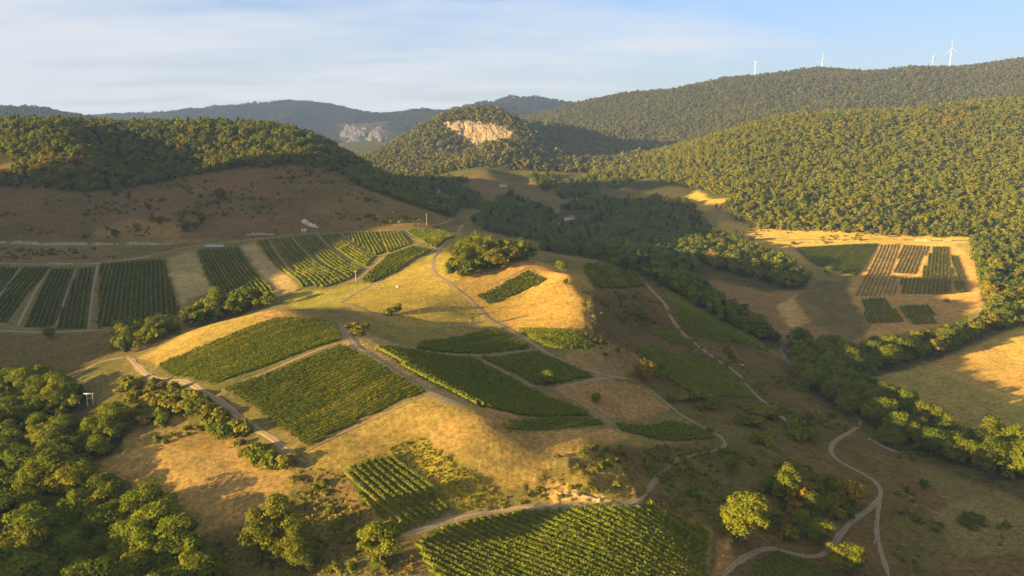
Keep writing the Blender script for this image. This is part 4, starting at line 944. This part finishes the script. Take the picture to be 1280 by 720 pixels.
# hedges and scrub: shrubs of their own
SHRUBS = [
 # outline, count, height range, kinds, label, group
 ([(150,480),(182,480),(225,488),(246,500),(290,530),(330,562),(368,588),(360,600),(325,585),(285,556),(255,528),(225,520),(205,535),(180,530),(150,500)], 96, (3.2, 6.2), ('bush', 'greenbush', 'bush'), 'yellow green shrub in the hedge between the dirt track and the brown field', 'shrubs of the hedge above the brown field'),
 ([(192,545),(230,538),(250,530),(252,540),(215,556),(196,556)], 9, (1.5, 2.6), ('bush', 'greenbush'), 'low shrub on the upper rim of the brown field', 'shrubs on the rim of the brown field'),
 ([(360,588),(395,598),(425,620),(440,650),(425,668),(395,640),(368,615)], 10, (1.6, 3.2), ('bush', 'greenbush'), 'dry shrub on the rough ground left of the striped vineyard', 'shrubs left of the striped vineyard'),
 ([(385,668),(440,668),(475,700),(500,716),(425,716),(395,700)], 18, (1.6, 3.6), ('greenbush', 'bush'), 'dark shrub of the undergrowth behind the lime green tree', 'shrubs behind the lime green tree'),
 ([(428,405),(450,402),(466,412),(462,424),(448,428),(438,416)], 7, (2.4, 4.0), ('bush',), 'pale shrub beside the ridge track bend', 'shrubs at the ridge track bend'),
 ([(690,572),(735,560),(790,560),(790,585),(765,620),(735,620),(700,622),(745,590)], 44, (1.0, 2.8), ('bush', 'greenbush', 'sparse'), 'shrub on the rough rocky bank above the wide foreground vineyard', 'shrubs on the rocky bank'),
 ([(640,622),(690,606),(705,624),(655,632),(630,632)], 8, (.9, 1.8), ('bush',), 'low shrub at the foot of the yellow grass bank', 'shrubs at the foot of the grass bank'),
 ([(722,352),(740,372),(746,400),(742,420),(758,440),(745,442),(730,420),(728,390)], 16, (1.2, 2.6), ('bush', 'sparse', 'bush'), 'dry brown shrub along the steep edge of the knoll', 'shrubs along the knoll edge'),
 ([(735,418),(752,424),(766,438),(758,446),(742,436)], 7, (2.2, 3.6), ('bush',), 'yellow shrub at the corner below the knoll', 'yellow shrubs below the knoll'),
 ([(832,500),(850,482),(872,486),(890,500),(906,506),(900,516),(870,512),(848,512)], 14, (3.6, 7), ('bush', 'greenbush'), 'shrub in the hedge below the shaded right vineyard', 'shrubs below the shaded right vineyard'),
 ([(918,520),(935,512),(962,518),(972,530),(950,538),(925,534)], 11, (4, 7.5), ('bush', 'bush', 'greenbush'), 'golden shrub of the line on the dark slope', 'golden shrubs on the dark slope'),
 ([(935,546),(955,542),(975,552),(965,560),(945,556)], 8, (3, 5), ('bush',), 'pale shrub of the lower line on the dark slope', 'pale shrubs on the dark slope'),
 ([(985,526),(1005,518),(1020,530),(1015,552),(992,552)], 11, (3.5, 7), ('greenbush', 'bush'), 'shrub of the clump inside the two right tracks', 'shrubs between the right tracks'),
 ([(945,610),(985,590),(1030,590),(1060,610),(1064,640),(1030,672),(990,680),(955,670)], 48, (2.6, 6.0), ('greenbush', 'greenbush', 'bush'), 'dark shrub in the thicket above the curving track', 'shrubs of the thicket'),
 ([(1105,600),(1140,610),(1150,650),(1180,660),(1150,680),(1120,650)], 12, (1.4, 3.0), ('greenbush', 'bush'), 'dark shrub scattered on the lower right slope', 'shrubs of the lower right slope'),
 ([(1195,645),(1225,640),(1230,662),(1200,668)], 7, (1.8, 3.4), ('greenbush',), 'green shrub around the low tree on the lower right slope', 'green shrubs of the lower right slope'),
 ([(1100,545),(1130,560),(1165,575),(1150,585),(1110,568)], 10, (1.5, 3), ('greenbush',), 'shaded shrub on the old field boundary below the stream woods', 'shrubs on the old field boundary'),
 ([(850,470),(900,520),(940,560),(1000,580),(950,590),(900,600),(830,600),(800,590)], 12, (.9, 2.2), ('bush', 'greenbush', 'sparse'), 'small shrub dotted over the dark right slope', 'shrubs dotted over the dark slope'),
 ([(765,350),(800,360),(820,385),(800,420),(775,410)], 9, (1.2, 3.2), ('bush', 'greenbush'), 'small shrub on the shaded slope behind the knoll', 'shrubs behind the knoll'),
]
sr = np.random.default_rng(33)
for poly, n, hr, keys, lab, grp in SHRUBS:
    pp = np.array(poly, float); got = 0; tries = 0
    while got < n and tries < 4000:
        tries += 1
        u, v = sr.uniform(pp[:, 0].min(), pp[:, 0].max()), sr.uniform(pp[:, 1].min(), pp[:, 1].max())
        if not inside(poly, np.array([u]), np.array([v]))[0]: continue
        q = at(u, v); got += 1
        plant(keys[sr.integers(len(keys))], q[0], q[1], sr.uniform(*hr), 'shrub', lab, 'shrub', grp, -.1)
# countless small scrub on the dry slopes
def scrub(polys, y0, y1, sp, hr, seed, thin):
    p = scatter(polys, y0, y1, sp, 3, seed); r = np.random.default_rng(seed)
    k = (fbm(p[:, 0] / 30, p[:, 1] / 30, 3, seed) + r.uniform(-.35, .35, len(p))) > thin
    p = p[k]; return p - [0, 0, .15], r.uniform(*hr, len(p)) * (.6 + .8 * r.random(len(p)))
A, B = [], []
for a in (([[(-60,228),(120,236),(190,210),(300,192),(390,208),(470,245),(560,275),(545,283),(400,286),(300,292),(130,298),(-60,300)]], 640, 960, 6, (1.2, 4.0), 61, .26),
          ([[(-60,312),(160,311),(140,324),(-60,326)]], 560, 720, 4, (1, 3), 62, .05),
          ([[(740,380),(800,360),(960,440),(1080,525),(1040,560),(960,540),(900,500),(800,470),(760,430)]], 240, 640, 5, (.8, 3.0), 63, .2),
          ([[(1060,560),(1110,620),(1180,650),(1290,640),(1290,715),(1120,715),(1110,640)]], 190, 420, 4, (.6, 2.4), 64, .12),
          ([[(800,560),(900,560),(1000,590),(940,640),(900,660),(820,628)]], 210, 330, 3, (.6, 2.4), 65, .04),
          ([[(880,262),(960,285),(1110,296),(1100,304),(990,306),(900,296)]], 800, 1250, 8, (1.5, 4), 66, .25)):
    p, h = scrub(*a); A.append(p); B.append(h)
stuff('hillside_scrub', 'scrub', np.concatenate(A), np.concatenate(B), 'low scrub sprinkled over the dry slopes', 'scrub')
PROTO['grass'] = proto_set('grass_tufts', [far_proto(M_BUSH, 5, 16, .22, rx=.8, shape='bush')] + [far_proto(leaf_material('dry_grass_blades', (.26, .20, .032), (.36, .27, .05), None, trans=.4), 5, 16, .22, rx=.8, shape='bush') for _ in range(3)])
A, B = [], []
for a in (([[(478,562),(530,545),(545,560),(590,590),(625,615),(640,635),(590,640),(570,636),(500,576)]], 190, 300, 1.1, (.5, 1.0), 71, -.6),
          ([[(625,622),(690,590),(740,565),(790,560),(800,600),(790,625),(700,630)]], 200, 290, 1.5, (.4, 1.0), 72, -.05),
          ([[(365,585),(425,588),(455,632),(500,670),(470,690),(400,650)]], 190, 280, 1.4, (.4, 1.2), 73, -.05),
          ([[(250,690),(400,600),(450,640),(520,700),(520,720),(230,720)]], 190, 280, 1.6, (.4, 1.4), 74, -.1),
          ([[(130,480),(240,500),(340,575),(360,600),(330,590),(240,540),(150,520)]], 220, 340, 1.6, (.4, 1.2), 75, -.1),
          ([[(800,630),(890,600),(950,620),(890,666)]], 205, 280, 1.6, (.4, 1.1), 76, .0)):
    p, h = scrub(*a); A.append(p); B.append(h)
stuff('rough_grass', 'grass', np.concatenate(A), np.concatenate(B), 'rough yellow grass on the bank and field edges', 'grass')

# ------------------------------------------------------------------ poles
def pole(u, v, h, label):
    q = at(u, v); o = thing('utility_pole', (q[0], q[1], q[2] - .3), label, 'utility pole')
    link('post', MB().tube([(0, 0, 0), (0, 0, h * .5), (.02, 0, h)], [.24, .2, .15], 10).mesh('post', [M_WOODPOLE], True), o)
    link('crossarm', MB().box((0, -.22, h - .7), (2.0, .14, .16)).mesh('crossarm', [M_STEEL]), o)
    for x in (-.85, 0, .85):
        link('insulator', MB().tube([(x, -.22, h - .62), (x, -.22, h - .5), (x, -.22, h - .35)], [.05, .11, .05], 8).mesh('insulator', [M_CERAMIC], True), o)
def h_pole(u, v, h, label, gap=2.4):
    q = at(u, v); o = thing('double_pole', (q[0], q[1], q[2] - .3), label, 'utility pole')
    for x in (-gap / 2, gap / 2): link('post', MB().tube([(x, 0, 0), (x, 0, h)], [.24, .16], 10).mesh('post', [M_WOODPOLE], True), o)
    link('crossarm', MB().box((0, -.25, h - .4), (gap + 2.2, .2, .24)).mesh('crossarm', [M_STEEL]), o)
    link('brace', MB().box((0, 0, h * .62), (gap - .3, .12, .14)).mesh('brace', [M_STEEL]), o)
    for x in (-gap / 2 - .9, 0, gap / 2 + .9):
        link('insulator', MB().tube([(x, -.25, h - .27), (x, -.25, h - .1), (x, -.25, h + .1)], [.06, .13, .06], 8).mesh('insulator', [M_CERAMIC], True), o)
pole(533.5, 282, 11, 'pale pole on the shaded slope above the bright green vineyard')
pole(445, 353, 8, 'wooden pole at the corner of the slanting vineyards')
h_pole(311, 383, 8.5, 'double pole between the trees and the bare hilltop')
h_pole(113.5, 507, 6.0, 'low double pole with white crossarm in the gully meadow')

# ------------------------------------------------------------------ wind turbines on the skyline
def turbine(u, vhub, vbase, Y, blade, ang, yaw, label):
    s, t = uv2st(u, vhub); x, y, z = s * Y, Y, t * Y
    zb = float(gz(x, y)) - 1; H = z - zb
    o = thing('wind_turbine', (x, y, zb), label, 'wind turbine', 'wind turbines on the far ridge', yaw)
    link('tower', MB().tube([(0, 0, 0), (0, 0, H * .5), (0, 0, H)], [2.4, 1.9, 1.4], 16).mesh('tower', [M_WHITE], True), o)
    link('nacelle', MB().box((0, .8, H + 1.2), (4.2, 11, 4.2)).mesh('nacelle', [M_WHITE]), o)
    link('hub', MB().tube([(0, -4.7, H + 1.2), (0, -6.5, H + 1.2), (0, -8.2, H + 1.2)], [2.1, 1.9, .4], 12).mesh('hub', [M_WHITE], True), o)
    for k in range(3):
        a = math.radians(ang + 120 * k); mb = MB(); st = [(0, .9, .9), (.08, 1.2, 1.0), (.2, 1.6, .7), (.55, 1.1, .5), (1, .35, .2)]
        n0 = 0
        for q, cw, th in st:
            r = 1.5 + q * blade; cx, cz = math.cos(a) * r, math.sin(a) * r; tx, tz = -math.sin(a), math.cos(a)
            for e, g in ((-cw * .7, 0), (0, th), (cw, 0), (0, -th)): mb.v.append((cx + tx * e, -6.4 + g, H + 1.2 + cz + tz * e))
        for i in range(len(st) - 1):
            for j in range(4): mb.f.append((4*i+j, 4*i+(j+1) % 4, 4*i+4+(j+1) % 4, 4*i+4+j))
        link('blade', mb.mesh('blade', [M_WHITE]), o)
turbine(944.5, 78, 95, 4150, 36, 20, .3, 'leftmost wind turbine on the far ridge')
turbine(1028, 75, 90, 4200, 36, -35, -.2, 'wind turbine on the middle hump of the far ridge')
turbine(1166.5, 72, 84, 4500, 38, 100, .5, 'smaller one of the two close wind turbines')
turbine(1189.5, 62, 82, 3900, 42, 95, -.1, 'tallest wind turbine, right of the close pair')

# ------------------------------------------------------------------ houses in the valley, tarps, walls, boulders
def house(u, v, L, Wd, H, rz, label, y1=2500):
    q = at(u, v, 300, y1); o = thing('farm_house', (q[0], q[1], q[2] - .4), label, 'house', None, rz)
    link('wall', MB().box((0, 0, H / 2), (L, Wd, H)).mesh('wall', [M_PLASTER]), o)
    hx, hy, rh = L / 2 + .5, Wd / 2 + .5, Wd * .32
    v_ = [(-hx, -hy, H - .05), (hx, -hy, H - .05), (hx, hy, H - .05), (-hx, hy, H - .05), (-hx, 0, H + rh), (hx, 0, H + rh)]
    mb = MB(); mb.v = v_; mb.f = [(0, 1, 5, 4), (2, 3, 4, 5), (0, 4, 3, 3), (1, 2, 5, 5)]
    me = bpy.data.meshes.new('roof'); me.from_pydata(v_, [], [(0, 1, 5, 4), (2, 3, 4, 5), (0, 4, 3), (1, 2, 5), (3, 2, 1, 0)]); me.materials.append(M_ROOF); link('roof', me, o)
    for x in (-L * .28, L * .1, L * .32): link('window', MB().box((x, -Wd / 2 - .03, H * .55), (1.1, .1, 1.4)).mesh('window', [M_DARKGLASS]), o)
    link('door', MB().box((-L * .08, -Wd / 2 - .04, 1.05), (1.1, .1, 2.1)).mesh('door', [M_BARK]), o)
    link('chimney', MB().box((L * .3, .6, H + rh), (.8, .8, 1.8)).mesh('chimney', [M_PLASTER]), o)
house(629, 234, 13, 8, 5, .3, 'small pale farmhouse on the brown valley field')
house(717, 245, 12, 8, 6, -.4, 'pale house at the edge of the far valley trees')
house(712, 276, 13, 8, 5, .8, 'house half hidden in the dark valley trees')
def rubble(name, px, width, h, mat, label, cat, seed, ymax=1500, size=.9):
    """a bank of broken stones heaped along a line: one lumpy sheet, its rim under the turf"""
    w = hit([p[0] for p in px], [p[1] for p in px], 120, ymax)[:, :2]; c = smooth_line(w, size * .55)
    t = np.gradient(c, axis=0); t /= np.maximum(np.hypot(*t.T), 1e-6)[:, None]; nr = np.c_[-t[:, 1], t[:, 0]]
    m = max(5, int(width / (size * .5)) + 1); o = np.linspace(-1, 1, m); n = len(c); r = np.random.default_rng(seed)
    wob = 1 + .45 * fbm(c[:, 0] / 9, c[:, 1] / 9, 3, seed)
    off = (o[None] * width * .5) * wob[:, None] + r.normal(size=(n, m)) * size * .12
    X = c[:, 0, None] + nr[:, 0, None] * off; Y = c[:, 1, None] + nr[:, 1, None] * off
    st = np.abs(vnoise(X / size, Y / size, seed)) * .8 + r.uniform(0, .5, (n, m)); gap = np.clip(fbm(X / 7, Y / 7, 3, seed + 3) * 2 + .75, .1, 1)
    lift = (1 - o[None] ** 2) * h * gap * (.35 + st) - .25 * (np.abs(o[None]) > .99) - .2 * (gap < .3)
    e = np.ones(n); e[[0, -1]] = 0; lift = lift * e[:, None] - (1 - e)[:, None] * .25
    Z = gz(X, Y) + lift; k = n // 2; c0 = np.array([X[k, m // 2], Y[k, m // 2], float(gz(X[k, m // 2], Y[k, m // 2]))])
    ii = np.arange(n * m).reshape(n, m); f = np.stack([ii[:-1, :-1], ii[:-1, 1:], ii[1:, 1:], ii[1:, :-1]], -1).reshape(-1, 4)
    return tag(link(name, raw_mesh(name, np.stack([X, Y, Z], -1).reshape(-1, 3) - c0, f, [mat]), None, tuple(c0)), label, cat)
rubble('stone_bank', [(-20,303),(30,304),(60,306),(110,306),(160,305),(205,306),(218,304)], 4.5, 2.0, M_STONE, 'pale rubble bank above the shaded left vineyards', 'stone wall', 1, size=1.2)
rubble('stone_bank', [(60,329),(100,330),(125,330),(160,325),(190,321)], 1.8, .8, M_STONE, 'thin line of stones along the top of the left vineyards', 'stone wall', 2, size=.8)
rubble('stone_bank', [(308,294),(325,293),(342,294)], 2.5, 1.5, M_STONE, 'short heap of stones above the fan of vineyards', 'stone wall', 3, size=1.2)
rubble('rock_outcrop', [(378,276),(386,281),(398,285)], 5, 3, M_ROCK, 'pale rock outcrop on the slope above the vineyards', 'rock', 4, size=1.8)
rubble('rock_outcrop', [(698,617),(712,618),(730,621),(752,627)], 1.6, .9, M_CLIFF, 'pale exposed rock ledge at the foot of the rough bank', 'rock', 5, size=.7)
rubble('stone_bank', [(1122,299),(1160,301),(1190,301)], 1.8, 1.6, M_ROCK, 'pale retaining wall above the yellowed vineyards', 'stone wall', 6, size=1.0)
rubble('stone_bank', [(1000,303),(1040,303),(1090,302)], 1.5, 1.0, M_STONE, 'line of stones above the dense dark green vineyard', 'stone wall', 7, size=.9)
rubble('stone_bank', [(1085,548),(1110,562),(1128,567)], 1.2, .7, M_STONE_DARK, 'tumbled stones on the old boundary below the stream woods', 'stone wall', 8, size=.7)
rubble('stone_bank', [(1094,650),(1096,665),(1093,680)], .9, .4, M_STONE_DARK, 'loose stones beside the straight side track at lower right', 'stone wall', 9, size=.5)
rubble('stone_bank', [(1137,618),(1142,626),(1146,632)], 1.1, .7, M_STONE_DARK, 'small stone heap in the scrub of the right slope', 'stone wall', 10, size=.7)
rubble('straw_heap', [(900,708),(905,694),(910,682),(913,674)], 2.0, .9, M_STRAW, 'orange sunlit heap of dry cuttings below the lone big tree', 'straw heap', 11, size=.55)
def sheet(u, v, L, Wd, rz, label):
    q = at(u, v); r = np.random.default_rng(int(u)); n = 14; m = 6; V = []
    for i in range(n):
        for j in range(m):
            a, b = (i / (n - 1) - .5) * L, (j / (m - 1) - .5) * Wd
            x = a * math.cos(rz) - b * math.sin(rz); y = a * math.sin(rz) + b * math.cos(rz)
            V.append((x, y, float(gz(q[0] + x, q[1] + y)) - q[2] + .25 + (0 if j in (0, m - 1) or i in (0, n - 1) else 1.0) * r.uniform(.5, 1.1)))
    ii = np.arange(n * m).reshape(n, m); f = np.stack([ii[:-1, :-1], ii[1:, :-1], ii[1:, 1:], ii[:-1, 1:]], -1).reshape(-1, 4)
    o = link('sheeted_heap', raw_mesh('sheeted_heap', V, f, [M_TARP], True), None, tuple(q)); tag(o, label, 'covered heap')
sheet(268, 308, 16, 4, .05, 'long heap under a pale sheet at the top of the shaded vineyard')
def boulder(u, v, r, label):
    q = at(u, v); bm = bmesh.new(); bmesh.ops.create_icosphere(bm, subdivisions=2, radius=r)
    for w in bm.verts:
        k = 1 + .35 * math.sin(w.co.x * 3 / r + u) * math.cos(w.co.y * 2.3 / r + v); w.co = Vector((w.co.x * k * 1.2, w.co.y * k, w.co.z * k * .7))
    me = bpy.data.meshes.new('boulder'); bm.to_mesh(me); bm.free(); me.materials.append(M_ROCK)
    tag(link('boulder', me, None, (q[0], q[1], q[2] + r * .25)), label, 'boulder')
boulder(497, 359, 1.0, 'pale boulder in the golden meadow above the bushy tree')
boulder(474, 361, .7, 'small pale boulder near the meadow track')
boulder(473, 271, 1.2, 'white boulder on the brown slope left of the pale pole')
boulder(491, 266, 1.0, 'small white stone high on the brown slope')
boulder(928, 457, 1.0, 'pale block beside the bend of the right track')
boulder(783, 538, .6, 'pale stone at the corner of the shaded strip vineyard')
def cabin(u, v, label):
    q = at(u, v); o = thing('garden_hut', (q[0], q[1], q[2] - .2), label, 'hut', None, .2)
    link('wall', MB().box((0, 0, 1.2), (4, 3, 2.4)).mesh('wall', [M_PLASTER]), o)
    me = bpy.data.meshes.new('roof'); me.from_pydata([(-2.3,-1.8,2.35),(2.3,-1.8,2.35),(2.3,1.8,2.35),(-2.3,1.8,2.35),(-2.3,0,3.3),(2.3,0,3.3)], [], [(0,1,5,4),(2,3,4,5),(0,4,3),(1,2,5),(3,2,1,0)]); me.materials.append(M_TARP); link('roof', me, o)
    link('door', MB().box((0, -1.53, .95), (.9, .08, 1.9)).mesh('door', [M_BARK]), o)
cabin(380, 290, 'tiny pale hut under the rock outcrop')

# ------------------------------------------------------------------ sky, sun, air, camera
SUN_AZ, SUN_EL = 28.0, 8.6     # light travels towards +x and this far towards +y
d = Vector((-math.cos(math.radians(SUN_AZ)), -math.sin(math.radians(SUN_AZ)), 0))
wd = bpy.data.worlds.new('World'); SC.world = wd; wd.use_nodes = True; nt = wd.node_tree; bg = nt.nodes['Background']
sky = nt.nodes.new('ShaderNodeTexSky'); sky.sky_type = 'NISHITA'; sky.sun_disc = False
sky.sun_elevation = math.radians(SUN_EL); sky.sun_rotation = SKYROT = math.atan2(d.x, d.y)
sky.altitude = 400; sky.air_density = 1.0; sky.dust_density = .6; sky.ozone_density = 1.6
tc = nd(nt, 'ShaderNodeTexCoord'); sx = nd(nt, 'ShaderNodeSeparateXYZ'); nt.links.new(tc.outputs['Generated'], sx.inputs[0])
zz = nd(nt, 'ShaderNodeMath', operation='ADD'); nt.links.new(sx.outputs['Z'], zz.inputs[0]); zz.inputs[1].default_value = .10
cv = nd(nt, 'ShaderNodeCombineXYZ')
for i, k in (('X', .55), ('Y', 1.0)):
    dv = nd(nt, 'ShaderNodeMath', operation='DIVIDE'); nt.links.new(sx.outputs[i], dv.inputs[0]); nt.links.new(zz.outputs[0], dv.inputs[1])
    ml = nd(nt, 'ShaderNodeMath', operation='MULTIPLY'); nt.links.new(dv.outputs[0], ml.inputs[0]); ml.inputs[1].default_value = k; nt.links.new(ml.outputs[0], cv.inputs[i])
n1 = noise(nt, cv.outputs[0], .55, 6, .6); n2 = noise(nt, cv.outputs[0], .16, 3, .5)
cl = nd(nt, 'ShaderNodeMath', operation='MULTIPLY_ADD'); nt.links.new(n1, cl.inputs[0]); cl.inputs[1].default_value = .9; nt.links.new(n2, cl.inputs[2])
# more veil towards the left of the view, a pale band along the horizon
ax = nd(nt, 'ShaderNodeMath', operation='MULTIPLY_ADD'); nt.links.new(sx.outputs['X'], ax.inputs[0]); ax.inputs[1].default_value = -.34; nt.links.new(cl.outputs[0], ax.inputs[2])
cloud = mapr(nt, ax.outputs[0], .85, 1.07, 0, .93)
tint = mixc(nt, 1.0, sky.outputs[0], (.62, .80, 1.26), 'MULTIPLY')
low = mapr(nt, sx.outputs['Z'], -.03, .13, .85, 0)
skc = mixc(nt, low, tint, (3.8, 3.8, 3.85))
skc = mixc(nt, cloud, skc, (4.55, 4.4, 4.3))
nt.links.new(skc, bg.inputs[0]); bg.inputs[1].default_value = .058
sl = bpy.data.lights.new('sun', 'SUN'); sl.energy = 5.0; sl.angle = math.radians(.5); sl.color = (1, .73, .33)
so = bpy.data.objects.new('sun', sl); COL.objects.link(so); e = math.radians(SUN_EL)
so.rotation_euler = Vector((d.x * math.cos(e), d.y * math.cos(e), math.sin(e))).to_track_quat('Z', 'Y').to_euler()

HAZE = 5.2e-5
m, mn, out = mat_new('thin_air'); pv = nd(mn, 'ShaderNodeVolumePrincipled'); pv.inputs['Color'].default_value = (.36, .54, 1, 1)
pv.inputs['Density'].default_value = HAZE; pv.inputs['Anisotropy'].default_value = .0; mn.links.new(pv.outputs[0], out.inputs['Volume'])
x0, x1, y0, y1, z0, z1 = GX.min() - 200, GX.max() + 200, -300, GY.max() + 200, GZ.min() - 1, max(GZ.max(), 480) + 15
if HAZE > 0:
    tag(link('haze', MB().box(((x0 + x1) / 2, (y0 + y1) / 2, (z0 + z1) / 2), (x1 - x0, y1 - y0, z1 - z0)).mesh('haze', [m])), kind='stuff')
cam = bpy.data.cameras.new('camera'); co = bpy.data.objects.new('camera', cam); COL.objects.link(co); SC.camera = co
cam.sensor_width = 36; cam.lens = F / 1280 * 36; cam.clip_start = 1; cam.clip_end = 200000
co.rotation_euler = (math.pi / 2 - PITCH, 0, 0)
vs = SC.view_settings; vs.view_transform = 'Standard'; vs.look = 'None'; vs.gamma = 1; vs.exposure = 2.12
SC.cycles.use_denoising = True; SC.cycles.max_bounces = 5; SC.cycles.diffuse_bounces = 3; SC.cycles.transmission_bounces = 3; SC.cycles.volume_bounces = 0
SC.cycles.use_adaptive_sampling = True; SC.cycles.adaptive_threshold = .01
